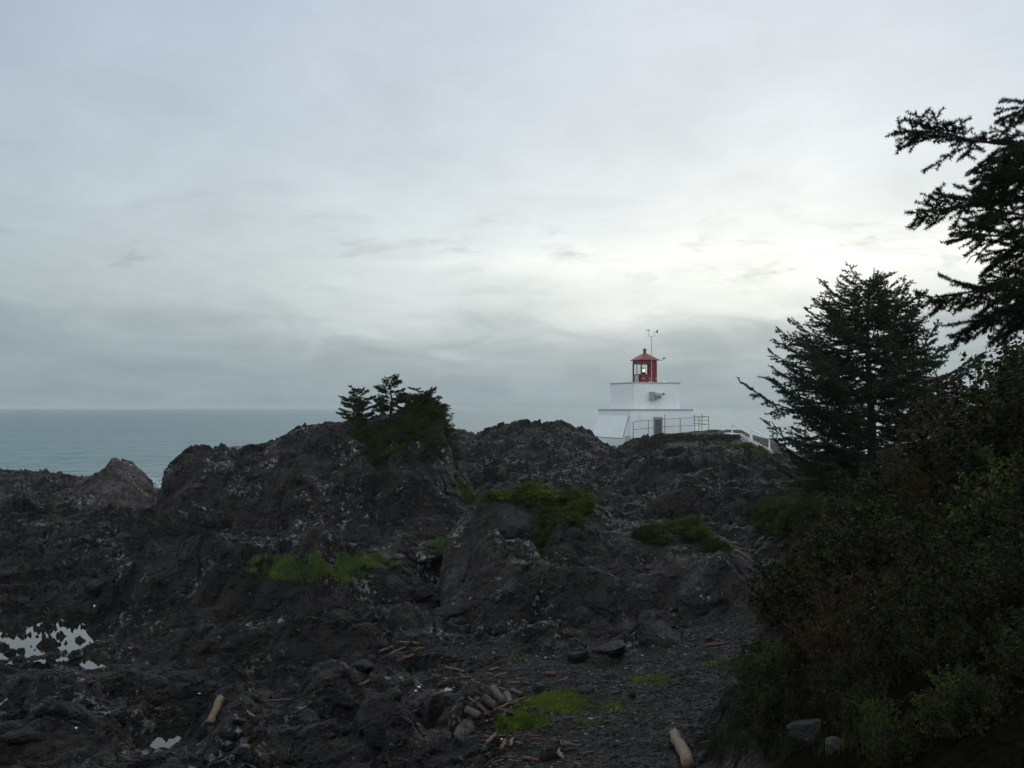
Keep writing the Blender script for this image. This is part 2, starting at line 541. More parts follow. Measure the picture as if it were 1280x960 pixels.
# mounds: u, d, rx, ry, height
MOUNDS = [(210, 31.5, 2.3, 1.5, 1.25), (330, 31, 2.4, 1.5, 1.0), (450, 31.5, 2.0, 1.5, 1.15), (500, 28, 1.2, 1.0, .55), (110, 20.5, 1.8, 1.2, .40),
          (20, 18, 1.8, 1.3, .5), (330, 19.5, 1.4, 1.1, .55), (455, 20.5, 1.3, 1.0, .5), (420, 17, 1.5, 1, .45), (575, 17.2, .75, .6, .65), (500, 17.2, .8, .6, .45),
          (235, 16, 1.2, .8, .5), (560, 21.0, .35, .35, .38), (400, 26.5, 1.3, .6, .5), (545, 35, 1.0, .9, 1.2), (30, 40, 3, 2, .7), (180, 42, 3, 1.6, .7),
          (310, 40.0, 2.4, 1.6, .5), (100, 48, 3, 2, .6), (10, 60, 3, 3, .7), (40, 95, 6, 5, .7), (620, 64, 3, 3, 1.3), (700, 60, 4, 3, 1.2), (780, 70, 4, 3, .9), (850, 62, 4, 3, 1.6),
          (920, 68, 4, 3, 1.5), (820, 84, 4, 3, .4), (640, 80, 4, 3, .9), (735, 88, 5, 4, .7), (900, 50, 3, 3, 1.6), (895, 42, 2.5, 2, 1.2)]


def ground(x, y, detail=True):
    """height of the natural ground at world x, y and its gravel and soil masks"""
    d = np.maximum(y, 0.5)
    u = 640.0 + F * x / d
    z = cols_eval(COLS, u, d)
    for (mu, md, rx, ry, h) in MOUNDS:
        cx, cy = ud(mu, md)
        q = ((x - cx) / rx) ** 2 + ((y - cy) / ry) ** 2
        z = z + h * np.exp(-np.minimum(q * 1.0, 50) ** 1.5)
    xg = x + fbm(x / .9, y / .9, 90, 3) * .8
    yg = y + fbm(x / .9, y / .9, 95, 3) * .8
    sd = poly_sd(xg, yg, GRAVEL)
    grav = sstep(sd, -0.25, 0.5)
    soil = sstep(u + fbm(x / 2, y / 2, 77, 3) * 60, 930, 985) * (1 - sstep(d, 55, 80))
    soil = np.maximum(soil, 1 - sstep(d + fbm(x / 2, y / 2, 79, 3) * 2, 9, 13)) * (1 - grav)
    amp = 0.55 + 0.35 * sstep(d, 20, 45) + 0.25 * sstep(d, 60, 85)
    amp = amp * (1 - 0.95 * grav) * (1 - 0.95 * soil)
    pad = sstep(d, 90, 97) * sstep(u, 775, 800)
    amp = amp * (1 - 0.70 * pad)
    calm = sstep(d, 34, 38) * (1 - sstep(d, 43, 47)) * sstep(u, 290, 340) * (1 - sstep(u, 480, 520))
    amp = amp * (1 - 0.75 * calm)
    near = 1 - sstep(d, 38, 60)
    c = crags(x, y, near)
    z = z + amp * c
    z = z + grav * (0.035 * fbm(x / .25, y / .25, 101, 3) + 0.10 * fbm(x / 1.3, y / 1.3, 102, 3))
    z = z + soil * 0.15 * fbm(x / .8, y / .8, 105, 4)
    rough = np.zeros_like(x)
    for (pu, pd, lv, rx, ry, dep) in POOLS:
        cx, cy = ud(pu, pd)
        if pu in (430, 290, 235):
            continue
        df = (cy - ry * .8) - y
        lat = 1 - sstep(np.abs(x - cx * y / cy), rx * .9, rx * 1.6 + .3)
        msk = lat * sstep(df, -.6, 0) * (1 - sstep(df, 3.0, 5.5))
        cap = lv + .05 + (CAMZ - lv) / cy * .62 * np.maximum(df, 0)
        z = z - msk * np.maximum(0, z - cap - .10 * (c - .1))
        rough = np.maximum(rough, msk)
    for (pu, pd, lv, rx, ry, dep) in POOLS:
        cx, cy = ud(pu, pd)
        q = np.sqrt(((x - cx) / rx) ** 2 + ((y - cy) / ry) ** 2) + 0.35 * fbm(x / .8 + pu, y / .8, 120, 3) + .12 * fbm(x / .2, y / .2, 121, 2)
        w = 1 - sstep(q, 0.72, 1.25)
        isl = np.maximum(0, fbm(x / .75, y / .38, 130 + int(pu), 5, .6) - 0.07) * 1.3 * (1 if rx > 1 else .3)
        floor = lv - dep * 0.55 + isl + 0.10 * (c - 0.1)
        z = z * (1 - w) + np.minimum(z, floor) * w
        ring = sstep(q, .92, 1.12) * (1 - sstep(q, 1.7, 2.3))
        z = z + ring * np.maximum(0, lv + .06 + .05 * c - z)
        rough = np.maximum(rough, ring)
    hh, ee = facet(x + .1 * fbm(x / .3, y / .3, 140, 2), y, .42, 141, 1.6, 1.1, 24)
    z = z + rough * (.16 * hh + .09 * ridged(x / .5, y / .35, 142, 4) - .06)
    return z, grav, soil
# ------------------------------------------------------------------ materials


def new_mat(name):
    m = bpy.data.materials.new(name)
    m.use_nodes = True
    m.node_tree.nodes.clear()
    g = NG(m.node_tree)
    out = g.new('ShaderNodeOutputMaterial')
    b = g.new('ShaderNodeBsdfPrincipled')
    g.link(b.outputs[0], out.inputs[0])
    return m, g, b


def bump(g, b, h, strength, dist):
    n = g.new('ShaderNodeBump')
    n.inputs['Strength'].default_value = strength
    n.inputs['Distance'].default_value = dist
    g.setin(n.inputs['Height'], h)
    g.link(n.outputs[0], b.inputs['Normal'])
    return n


def rock_nodes(g, b, tone=(.040, .038, .040), lichen=0.5, masks=False, fine=1.0, pale=(.20, .20, .19)):
    tc = g.new('ShaderNodeNewGeometry').outputs['Position'] if masks else g.new('ShaderNodeTexCoord').outputs['Object']
    n1 = g.noise(tc, 0.35, 5, 0.55)
    n2 = g.noise(tc, 2.3, 6, 0.6, 0.3)
    n3 = g.noise(tc, 14.0 * fine, 4, 0.65)
    t = tone
    c = g.ramp(n1, [(0.38, tuple(x * .34 for x in t)), (0.5, t), (0.62, (t[0] * 2.5, t[1] * 2.3, t[2] * 2.15))])
    c = g.mixc(g.mapr(n2, 0.42, 0.72, 0, 0.75), c, (t[0] * 2.9, t[1] * 2.7, t[2] * 2.6))
    c = g.mixc(g.mapr(n2, 0.50, 0.30, 0, 0.7), c, (t[0] * .25, t[1] * .25, t[2] * .24))
    # brown and ochre staining
    n4 = g.noise(tc, 0.9, 4, 0.6, 0.8)
    c = g.mixc(g.mapr(n4, 0.52, 0.70, 0, 0.6), c, (.034, .026, .015))
    c = g.mixc(g.mapr(n3, 0.45, 0.8, 0, 0.6), c, (t[0] * 2.3, t[1] * 2.3, t[2] * 2.3))
    # pale lichen and barnacle crusts: irregular specks gathered in colonies
    sp = g.noise(tc, 5.5 * fine, 7, 0.74, 0.6)
    zone = g.noise(g.vmath('ADD', tc, (13.0, 5.0, 2.0)), 0.42, 4, 0.6)
    zf = g.mapr(zone, 0.46, 0.62, 0.0, 0.115)
    li = g.mapr(g.math('ADD', sp, zf), 0.640, 0.685, 0, lichen, True)
    c = g.mixc(li, c, pale)
    b.inputs['Specular IOR Level'].default_value = 0.17
    g.setin(b.inputs['Roughness'], g.mapr(n2, 0.35, 0.65, 0.52, 0.85))
    vor = g.new('ShaderNodeTexVoronoi', feature='DISTANCE_TO_EDGE')
    g.setin(vor.inputs['Vector'], g.vmath('ADD', g.vmath('MULTIPLY', tc, (1.0, 1.0, 1.6)), g.vmath('SCALE', g.noise(tc, 1.7, 3, 0.5, out=1), 0.9)))
    vor.inputs['Scale'].default_value = 1.6
    vc = g.new('ShaderNodeTexVoronoi')
    g.setin(vc.inputs['Vector'], g.vmath('ADD', g.vmath('MULTIPLY', tc, (1.0, 1.0, 1.7)), g.vmath('SCALE', g.noise(tc, 2.6, 4, 0.6, out=1), 0.6)))
    vc.inputs['Scale'].default_value = 3.4 * fine
    vd = g.new('ShaderNodeTexVoronoi')
    g.setin(vd.inputs['Vector'], g.vmath('ADD', tc, g.vmath('SCALE', g.noise(tc, 6.0, 4, 0.6, out=1), 0.25)))
    vd.inputs['Scale'].default_value = 10.0 * fine
    chis = g.math('ADD', g.math('MULTIPLY', vc.outputs['Distance'], -.75), g.math('MULTIPLY', vd.outputs['Distance'], -.28))
    crack = g.mapr(vor.outputs['Distance'], 0.0, 0.05, -0.16, 0.0)
    hgt = g.math('ADD', g.math('MULTIPLY', n2, 1.0), g.math('MULTIPLY', n3, 0.28))
    hgt = g.math('ADD', hgt, g.math('MULTIPLY', g.noise(tc, 45.0 * fine, 3, 0.6), 0.08))
    hgt = g.math('ADD', hgt, g.math('ADD', crack, chis))
    hgt = g.math('ADD', hgt, g.math('MULTIPLY', li, 0.06))
    return tc, c, hgt


def make_ground_mat():
    m, g, b = new_mat('wet_dark_rock')
    tc, c, hgt = rock_nodes(g, b, (.0094, .0089, .0087), 1.0, True)
    at = g.new('ShaderNodeAttribute', attribute_name='gravel').outputs['Fac']
    so = g.new('ShaderNodeAttribute', attribute_name='soil').outputs['Fac']
    vor = g.new('ShaderNodeTexVoronoi')
    g.setin(vor.inputs['Vector'], g.vmath('MULTIPLY', tc, (1, 1, 1.0)))
    vor.inputs['Scale'].default_value = 16
    hsv = g.new('ShaderNodeSeparateColor')
    g.link(vor.outputs['Color'], hsv.inputs[0])
    gc = g.ramp(hsv.outputs[0], [(0, (.005, .0055, .006)), (.45, (.0115, .013, .0132)), (.85, (.021, .023, .0225)), (1, (.06, .06, .058))])
    gn = g.noise(tc, 1.2, 4, .6)
    gc = g.mixc(g.mapr(gn, .48, .68, 0, .65), gc, (.014, .012, .008))
    c = g.mixc(at, c, gc)
    sc = g.mixc(g.noise(tc, 5, 4, .6), (.005, .0045, .003), (.014, .013, .007))
    c = g.mixc(so, c, sc)
    g.setin(b.inputs['Specular IOR Level'], g.math('MULTIPLY', g.math('MULTIPLY', g.math('SUBTRACT', 1.0, so), g.math('SUBTRACT', 1.0, g.math('MULTIPLY', at, .7))), .17))
    # seaweed film and moss on low wet rock and on the far hill top
    sp = g.new('ShaderNodeSeparateXYZ'); g.link(tc, sp.inputs[0])
    mo = g.noise(tc, .55, 5, .62, .5)
    gm = g.new('ShaderNodeNewGeometry')
    up = g.new('ShaderNodeSeparateXYZ'); g.link(gm.outputs['Normal'], up.inputs[0])
    mossf = g.math('MULTIPLY', g.mapr(mo, .56, .66, 0, 1, True), g.mapr(up.outputs[2], .55, .9, 0, .65))
    c = g.mixc(g.math('MULTIPLY', mossf, g.math('SUBTRACT', 1.0, at)), c, (.030, .036, .014))
    g.link(c, b.inputs['Base Color'])
    vb = g.mapr(vor.outputs['Distance'], 0, .6, 1.0, 0)
    h2 = g.math('ADD', g.math('MULTIPLY', hgt, g.math('SUBTRACT', 1.0, g.math('MULTIPLY', at, .7))), g.math('MULTIPLY', g.math('MULTIPLY', vb, at), .35))
    bump(g, b, h2, 1.0, 0.20)
    return m


def make_rock_mat(name, tone, lichen, pale=(.22, .22, .21), fine=1.0, dist=.1):
    m, g, b = new_mat(name)
    tc, c, hgt = rock_nodes(g, b, tone, lichen, False, fine, pale)
    oi = g.new('ShaderNodeObjectInfo').outputs['Random']
    hs = g.new('ShaderNodeHueSaturation')
    g.link(c, hs.inputs['Color'])
    g.link(g.mapr(oi, 0, 1, .8, 1.3), hs.inputs['Value'])
    g.link(hs.outputs[0], b.inputs['Base Color'])
    bump(g, b, hgt, 0.9, dist)
    return m


def simple(name, col, rough=.6, var=.15, scale=8, metal=0, spec=.4, bdist=.01, bstr=.4):
    m, g, b = new_mat(name)
    tc = g.new('ShaderNodeTexCoord').outputs['Object']
    n = g.noise(tc, scale, 5, .6, .2)
    n2 = g.noise(tc, scale * .17, 3, .6, .2)
    k = tuple(c * (1 - var) for c in col)
    k2 = tuple(min(1, c * (1 + var * .6)) for c in col)
    c = g.mixc(g.mapr(n, .3, .7), k, k2)
    c = g.mixc(g.mapr(n2, .35, .65, 0, .35), c, tuple(x * (1 - var) for x in k))
    g.link(c, b.inputs['Base Color'])
    b.inputs['Roughness'].default_value = rough
    b.inputs['Metallic'].default_value = metal
    b.inputs['Specular IOR Level'].default_value = spec
    bump(g, b, n, bstr, bdist)
    return m


def leafmat(name, stops, rough=.6, trans=.25, spec=.12):
    """leaves and needles: colour differs from leaf to leaf"""
    m, g, b = new_mat(name)
    gi = g.new('ShaderNodeNewGeometry')
    rnd = gi.outputs['Random Per Island']
    oi = g.new('ShaderNodeObjectInfo').outputs['Random']
    tc = g.new('ShaderNodeTexCoord').outputs['Object']
    cl = g.noise(tc, 1.6, 3, .5)
    f = g.math('ADD', g.math('MULTIPLY', rnd, .5), g.math('MULTIPLY', g.mapr(cl, .35, .65), .5))
    c = g.ramp(f, stops)
    hs = g.new('ShaderNodeHueSaturation')
    g.link(c, hs.inputs['Color'])
    g.link(g.mapr(oi, 0, 1, .85, 1.2), hs.inputs['Value'])
    g.link(hs.outputs[0], b.inputs['Base Color'])
    b.inputs['Roughness'].default_value = rough
    b.inputs['Specular IOR Level'].default_value = spec
    tr = g.new('ShaderNodeBsdfTranslucent')
    g.link(hs.outputs[0], tr.inputs[0])
    mx = g.new('ShaderNodeMixShader')
    mx.inputs[0].default_value = trans
    g.link(b.outputs[0], mx.inputs[1]); g.link(tr.outputs[0], mx.inputs[2])
    out = [n for n in m.node_tree.nodes if n.type == 'OUTPUT_MATERIAL'][0]
    g.link(mx.outputs[0], out.inputs[0])
    return m


M = {}
M['ground'] = make_ground_mat()
M['outcrop'] = make_rock_mat('outcrop_rock', (.0108, .0101, .0100), 1.0, fine=.8, dist=.2)
M['slab'] = make_rock_mat('slab_rock', (.0150, .0144, .0145), .9, fine=1.0, dist=.14)
M['lichen_rock'] = make_rock_mat('lichen_rock', (.030, .028, .028), 1.0, (.24, .24, .23), fine=.8, dist=.2)
M['boulder'] = make_rock_mat('boulder_rock', (.020, .020, .0205), .45, fine=2.0, dist=.04)
M['pale_rock'] = make_rock_mat('pale_rock', (.042, .043, .041), .6, (.3, .3, .3), fine=2.0, dist=.04)
M['needle_near'] = leafmat('spruce_needles_near', [(0, (.006, .010, .005)), (.6, (.013, .022, .008)), (1, (.024, .040, .012))], trans=.12)
M['needle_mid'] = leafmat('spruce_needles', [(0, (.010, .018, .010)), (.55, (.020, .032, .016)), (1, (.036, .054, .026))], trans=.15)
M['needle_far'] = leafmat('stunted_spruce_needles', [(0, (.011, .016, .005)), (.5, (.030, .040, .011)), (1, (.070, .084, .020))], trans=.2)
M['bush_far'] = leafmat('low_bush_leaves', [(0, (.010, .014, .004)), (.5, (.045, .058, .011)), (1, (.14, .165, .030))], trans=.2)
M['leaf_dark'] = leafmat('dark_glossy_leaves', [(0, (.003, .005, .002)), (.45, (.011, .014, .004)), (.75, (.027, .033, .006)), (1, (.070, .095, .014))], rough=.6, trans=.2, spec=.12)
M['leaf_red'] = leafmat('reddish_leaves', [(0, (.016, .006, .004)), (.45, (.034, .019, .008)), (.7, (.034, .029, .008)), (1, (.095, .100, .016))], trans=.25)
M['leaf_bright'] = leafmat('bright_leaves', [(0, (.014, .026, .005)), (.5, (.034, .060, .008)), (1, (.15, .18, .022))], trans=.3)
M['grass'] = leafmat('grass_blades', [(0, (.034, .060, .018)), (.45, (.080, .130, .032)), (.8, (.125, .175, .045)), (1, (.19, .17, .08))], trans=.3)
M['moss'] = leafmat('moss_tufts', [(0, (.030, .046, .009)), (.5, (.085, .125, .018)), (1, (.16, .19, .035))], trans=.3)
M['drygrass'] = leafmat('dry_grass', [(0, (.012, .020, .007)), (.6, (.024, .030, .012)), (1, (.10, .09, .05))], trans=.25)
M['stem'] = simple('shrub_stems', (.045, .028, .018), .8, .4, 20)
M['bark'] = simple('spruce_bark', (.035, .026, .020), .9, .4, 9, bdist=.03, bstr=.9)
M['deadwood'] = simple('dead_branch_wood', (.09, .08, .07), .85, .3, 9)
M['white'] = None

# sea
m, g, b = new_mat('sea_water')
tc = g.new('ShaderNodeNewGeometry').outputs['Position']
a1 = g.vmath('MULTIPLY', tc, (0.35, 1.0, 1.0))
w1 = g.noise(a1, 0.10, 4, 0.55, .4)
w2 = g.noise(g.vmath('MULTIPLY', tc, (0.8, .35, 1.0)), 0.35, 5, 0.65, .4)
w3 = g.noise(g.vmath('MULTIPLY', tc, (0.30, 1.0, 1.0)), 0.035, 6, 0.65, .5)
c = g.mixc(g.mapr(w3, .35, .65), (.100, .180, .188), (.135, .218, .220))
c = g.mixc(g.mapr(g.noise(g.vmath('MULTIPLY', tc, (1.0, .22, 1)), .26, 5, .7, .3), .52, .64, 0, .8), c, (.060, .120, .130))
g.link(c, b.inputs['Base Color'])
b.inputs['Roughness'].default_value = 0.42
b.inputs['IOR'].default_value = 1.33
h = g.math('ADD', g.math('MULTIPLY', w1, 3.0), g.math('MULTIPLY', w2, .9))
bump(g, b, h, 1.0, 1.6)
M['sea'] = m

m, g, b = new_mat('pool_water')
b.inputs['Base Color'].default_value = (.010, .011, .008, 1)
b.inputs['Roughness'].default_value = 0.02
b.inputs['IOR'].default_value = 1.55
tc = g.new('ShaderNodeNewGeometry').outputs['Position']
bump(g, b, g.noise(tc, 2.5, 2, .5), .25, .006)
M['pool'] = m

m, g, b = new_mat('brown_weed_water')
tc = g.new('ShaderNodeNewGeometry').outputs['Position']
g.link(g.mixc(g.mapr(g.noise(tc, 2.2, 4, .6), .4, .6), (.030, .022, .006), (.014, .013, .006)), b.inputs['Base Color'])
b.inputs['Roughness'].default_value = 0.55
b.inputs['IOR'].default_value = 1.33
bump(g, b, g.noise(tc, 9, 3, .6), .6, .03)
M['weed_pool'] = m

m, g, b = new_mat('surf_foam')
tc = g.new('ShaderNodeNewGeometry').outputs['Position']
g.link(g.mixc(g.mapr(g.noise(tc, .5, 5, .7), .45, .55), (.55, .60, .60), (.12, .19, .20)), b.inputs['Base Color'])
b.inputs['Roughness'].default_value = 0.7
M['foam'] = m

# ------------------------------------------------------------------ terrain sheet
us = np.concatenate([np.linspace(-900, -140, 46), np.arange(-134, 1420, 1.7), np.linspace(1428, 2300, 50)])
ds = [1.5]
while ds[-1] < 250:
    dd = ds[-1]
    k = .030 if dd < 11 else (.0034 if dd < 40 else (.0040 if dd < 112 else .02))
    ds.append(dd * (1 + k))
ds = np.array(ds)
UU, DD = np.meshgrid(us, ds)
X = ((UU - 640) / F * DD).ravel()
Y = DD.ravel()
Zt, GRm, SOm = ground(X, Y)
nu, nd = len(us), len(ds)
idx = np.arange(nu * nd).reshape(nd, nu)
quads = np.stack([idx[:-1, :-1], idx[:-1, 1:], idx[1:, 1:], idx[1:, :-1]], -1).reshape(-1, 4)
# lean the faces of the crags so that they are not pure height steps
push = (1 - GRm) * (1 - SOm)
Xd = X + push * .22 * fbm(Zt * 1.3 + X * .3, Y / 1.1, 201, 3)
Yd = Y + push * .25 * fbm(X / 1.1, Zt * 1.3 + Y * .3, 203, 3)
terrain = mesh_np('rocky_shore_ground', np.stack([Xd, Yd, Zt], -1), quads, M['ground'], smooth=False, attrs={'gravel': GRm, 'soil': SOm})
tag(terrain, 'dark wet rocky shore with a strip of gravel', kind='structure')

# sea
sv, sf = [], []
ys = [60, 90, 110, 130, 160, 200, 300, 500, 900, 1800, 4000, 9000, 20000, 48000]
xs = np.linspace(-1.0, 1.0, 21)
for y_ in ys:
    for x_ in xs:
        sv.append((x_ * max(400, y_ * 1.1), y_, 0))
n = len(xs)
for j in range(len(ys) - 1):
    for i in range(n - 1):
        sf.append((j * n + i, j * n + i + 1, (j + 1) * n + i + 1, (j + 1) * n + i))
sea = mesh_np('sea_water', np.array(sv), np.array(sf), M['sea'])
tag(sea, 'grey green open sea reaching to the horizon', kind='structure')


# outcrops: their own rock bodies standing on the shore ground
def outcrop(name, ulist, d0, dc, d1, crest, foot, back, mat, label, seed, amp=1.0, pw=.62, step=1.5, dstep=.0024, shelf=.35, group=None):
    """crest: list of (u, height); rises from distance d0 to its crest at dc and falls to d1"""
    uu = np.arange(ulist[0], ulist[1], step)
    dd = [d0]
    while dd[-1] < d1:
        dd.append(dd[-1] * (1 + dstep))
    dd = np.array(dd)
    U, D = np.meshgrid(uu, dd)
    U, D = U.ravel(), D.ravel()
    x, y = (U - 640) / F * D, D
    wob = fbm(x / 2.2, y / 2.2, seed, 3)
    yw = y + wob * (dc - d0) * .35
    ht = np.interp(U + wob * 6, [p[0] for p in crest], [p[1] for p in crest])
    ft = np.interp(U, [p[0] for p in crest], [p[2] if len(p) > 2 else foot for p in crest])
    t1 = np.clip((yw - d0) / (dc - d0), 0, 1) ** pw
    # ledges
    t1 = t1 + shelf * .12 * np.sin(t1 * 16 + 5 * fbm(x / 3, y / 3, seed + 9, 2)) * (1 - t1) * 2
    t2 = sstep(yw, dc + (d1 - dc) * .15, d1)
    body = (ft - .7) + (ht - ft + .7) * t1
    body = body * (1 - t2) + back * t2
    c = crags(x + seed * 7.3, y, 1.0)
    rise = sstep(ht - ft, 0.2, 2.0)
    zz = body + (c - .15) * amp * (.35 + .65 * np.minimum(1, np.maximum(0, 1 - t1 * .55)) * rise)
    edge = np.minimum(sstep(y, d0, d0 + 1.2), np.minimum(sstep(U, ulist[0], ulist[0] + 12), 1 - sstep(U, ulist[1] - 12, ulist[1])))
    zz = zz - 2.2 * (1 - edge)
    xd = x + .30 * amp * fbm(zz * 1.1 + x * .3, y / 1.3, seed + 3, 4)
    yd = y + .45 * amp * fbm(x / 1.3, zz * 1.1 + y * .3, seed + 4, 4)
    co = np.stack([xd, yd, zz], -1)
    # drop what lies well below the shore ground
    gz = ground(x, y)[0]
    nu, nd = len(uu), len(dd)
    idx = np.arange(nu * nd).reshape(nd, nu)
    q = np.stack([idx[:-1, :-1], idx[:-1, 1:], idx[1:, 1:], idx[1:, :-1]], -1).reshape(-1, 4)
    keep = (zz > gz - .6)[q].any(axis=1)
    q = q[keep]
    used = np.unique(q)
    rm = np.full(nu * nd, -1)
    rm[used] = np.arange(len(used))
    org = co[used].mean(axis=0)
    org[2] = ft.min()
    o = mesh_np(name, co[used] - org, rm[q], mat)
    o.location = org
    tag(o, label, 'rock outcrop', group)
    return o


headland = outcrop('rock_outcrop', (186, 622), 46.5, 57, 74,
                   [(186, 2.5, 4.2), (198, 5.0, 4.3), (206, 6.6, 4.5), (218, 7.5, 4.6), (240, 8.35, 4.7), (300, 8.45, 4.7), (335, 8.9, 4.8), (352, 9.2, 4.8), (378, 9.8, 4.8),
                    (430, 9.75, 4.9), (470, 10.0, 4.9), (505, 10.4, 4.9), (545, 10.5, 4.8), (556, 10.0, 4.8), (566, 8.7, 4.7), (578, 7.2, 4.6), (592, 5.9, 4.5),
                    (608, 4.3, 4.2), (622, 3, 3.5)],
                   4.7, 1.5, M['outcrop'], 'big dark rock outcrop topped by three stunted spruces', 301, .95)
forerock = outcrop('rock_outcrop', (540, 966), 26.6, 34.5, 46,
                   [(540, 3.6, 3.6), (548, 4.9, 4.4), (560, 6.2, 4.6), (580, 6.9, 4.6), (600, 7.6, 4.6), (622, 8.0, 4.7), (680, 7.9, 4.7), (735, 7.6, 4.8),
                    (765, 7.0, 4.9), (800, 6.7, 4.9), (850, 6.5, 5.0), (890, 6.4, 5.1), (915, 6.1, 5.1), (940, 5.6, 5.2), (966, 4.6, 4.8)],
                   4.8, 3.4, M['slab'], 'slanting grey rock outcrop topped by low green bushes, behind the gravel', 407, .62, pw=.8, shelf=.8)
peakrock = outcrop('rock_outcrop', (838, 948), 27.6, 30.0, 34,
                   [(838, 4.9, 4.8), (850, 5.6, 5.0), (872, 6.2, 5.1), (897, 6.65, 5.1), (906, 6.55, 5.1), (922, 6.0, 5.1), (938, 5.6, 5.2), (948, 5.0, 5.0)],
                   5.1, 4.0, M['slab'], 'pointed rock slab with pale streaks beside the thicket, above the gravel', 511, .45, pw=.7)
skyrock = outcrop('rock_outcrop', (84, 214), 55, 61.5, 70,
                  [(84, 3.6, 3.6), (92, 5.4, 4.2), (100, 6.35, 4.2), (120, 6.9, 4.2), (132, 7.2, 4.2), (143, 7.75, 4.2), (153, 7.45, 4.2), (168, 7.0, 4.2), (183, 6.4, 4.2),
                   (196, 5.6, 4.2), (206, 4.4, 4.0), (214, 3.4, 3.4)],
                  4.2, 3.0, M['lichen_rock'], 'peaked boulder speckled with white lichen against the sea at left', 613, .9, pw=.6)

# foam where the swell meets the rocks in the gap
def foam_patch(u0, u1, d, seed, ry):
    pts = []
    n = 40
    cx, cy = ud((u0 + u1) / 2, d)
    rx = (u1 - u0) / 2 / F * d
    for i in range(n):
        a = 2 * math.pi * i / n
        k = 1 + .35 * math.sin(3 * a + seed) + .2 * math.sin(7 * a + seed * 2)
        pts.append((cx + rx * k * math.cos(a), cy + ry * k * math.sin(a), .25))
    inner = [(cx + (p[0] - cx) * .6, cy + (p[1] - cy) * .6, .55 + .15 * math.sin(i * 2.1)) for i, p in enumerate(pts)]
    outer = [(p[0], p[1], -.1) for p in pts]
    V_ = outer + inner + [(cx, cy, .6)]
    Fs = []
    for i in range(n):
        j = (i + 1) % n
        Fs.append((i, j, n + j)); Fs.append((i, n + j, n + i)); Fs.append((n + i, n + j, 2 * n))
    return V_, Fs

V_, Fs = [], []
for a in ((172, 214, 146, 1, 3.0), (150, 180, 154, 2, 2.0), (196, 230, 139, 5, 2.0)):
    v_, f_ = foam_patch(*a)
    Fs += [tuple(i + len(V_) for i in t) for t in f_]
    V_ += v_
o = mesh_np('sea_foam', np.array(V_), np.array(Fs), M['foam'], smooth=True)
tag(o, 'white surf breaking in the gap between the rocks', kind='stuff')

# pools
for i, (pu, pd, lv, rx, ry, dep) in enumerate(POOLS):
    cx, cy = ud(pu, pd)
    n = 40
    vs = [(cx, cy, lv)] + [(cx + 1.25 * rx * math.cos(2 * math.pi * k / n), cy + 1.25 * ry * math.sin(2 * math.pi * k / n), lv) for k in range(n)]
    if i == 1:
        vs = [(a, b_, c_ + .003) for a, b_, c_ in vs]
    fs = [(0, 1 + k, 1 + (k + 1) % n) for k in range(n)]
    weed = pu in (430, 290, 235)
    o = mesh_np('tide_pool_water', np.array(vs), np.array(fs), M['weed_pool' if weed else 'pool'])
    tag(o, 'brown weedy water lying in the gully' if weed else 'still tide pool water reflecting the sky', kind='structure')

# ------------------------------------------------------------------ finding the ground under a pixel
bpy.context.view_layer.update()
GROUND_OBJS = [terrain, headland, forerock, peakrock, skyrock]


def cast(o0, dr, objs=None):
    best = None
    for ob in objs or GROUND_OBJS:
        lo = Vector(o0) - ob.location
        ok, loc, nor, _ = ob.ray_cast(lo, Vector(dr), distance=500)
        if ok:
            p = loc + ob.location
            dd = (p - Vector(o0)).length
            if best is None or dd < best[0]:
                best = (dd, p, nor)
    return best


def hit(u, v):
    """the point of the ground seen at pixel (u, v), and its normal"""
    p = W(u, v, 1.0) - Vector((0, 0, CAMZ))
    r = cast((0, 0, CAMZ), p.normalized())
    return (r[1], r[2]) if r else (W(u, v, 25), Vector((0, 0, 1)))


def drop(x, y, ztop=40):
    r = cast((x, y, ztop), (0, 0, -1))
    return r[1] if r else Vector((x, y, 5))
# ------------------------------------------------------------------ lighthouse
def painted(name, col, rust=.0, rough=.55):
    m, g, b = new_mat(name)
    tc = g.new('ShaderNodeTexCoord').outputs['Object']
    n = g.noise(tc, 1.3, 6, .65)
    st = g.noise(g.vmath('MULTIPLY', tc, (3.0, 3.0, .25)), 1.5, 5, .6)
    c = g.mixc(g.mapr(n, .35, .7), col, tuple(x * .90 for x in col))
    c = g.mixc(g.mapr(st, .54, .74, 0, .55), c, tuple(x * y for x, y in zip(col, (.72, .70, .62))))
    if rust:
        r = g.noise(g.vmath('MULTIPLY', tc, (1, 1, .35)), 2.6, 6, .7)
        c = g.mixc(g.mapr(r, .62, .72, 0, rust), c, (.20, .11, .06))
    g.link(c, b.inputs['Base Color'])
    b.inputs['Roughness'].default_value = rough
    bump(g, b, g.noise(tc, 6, 5, .6), .3, .01)
    return m


M['white'] = painted('white_painted_concrete', (.84, .87, .87), .35)
M['trim'] = painted('stained_concrete_edge', (.48, .44, .40), .6)
M['red'] = painted('red_painted_metal', (.17, .010, .016), .10, .45)
M['redroof'] = painted('red_painted_roof', (.21, .028, .034), .10, .5)
M['whitewood'] = painted('white_painted_wood', (.78, .80, .80), .1)
M['grey'] = simple('grey_metal', (.32, .36, .37), .45, .2, 6)
M['dark_metal'] = simple('dark_metal', (.06, .062, .065), .5, .2, 6)
M['rail'] = simple('weathered_grey_pipe', (.17, .155, .145), .6, .25, 10)
M['door'] = simple('grey_doorway_paint', (.13, .13, .12), .7, .3, 4)
m, g, b = new_mat('lantern_glass')
b.inputs['Base Color'].default_value = (.93, .97, .97, 1)
b.inputs['Roughness'].default_value = .02
b.inputs['Transmission Weight'].default_value = 1
b.inputs['IOR'].default_value = 1.02
M['glass'] = m
m, g, b = new_mat('lit_lamp')
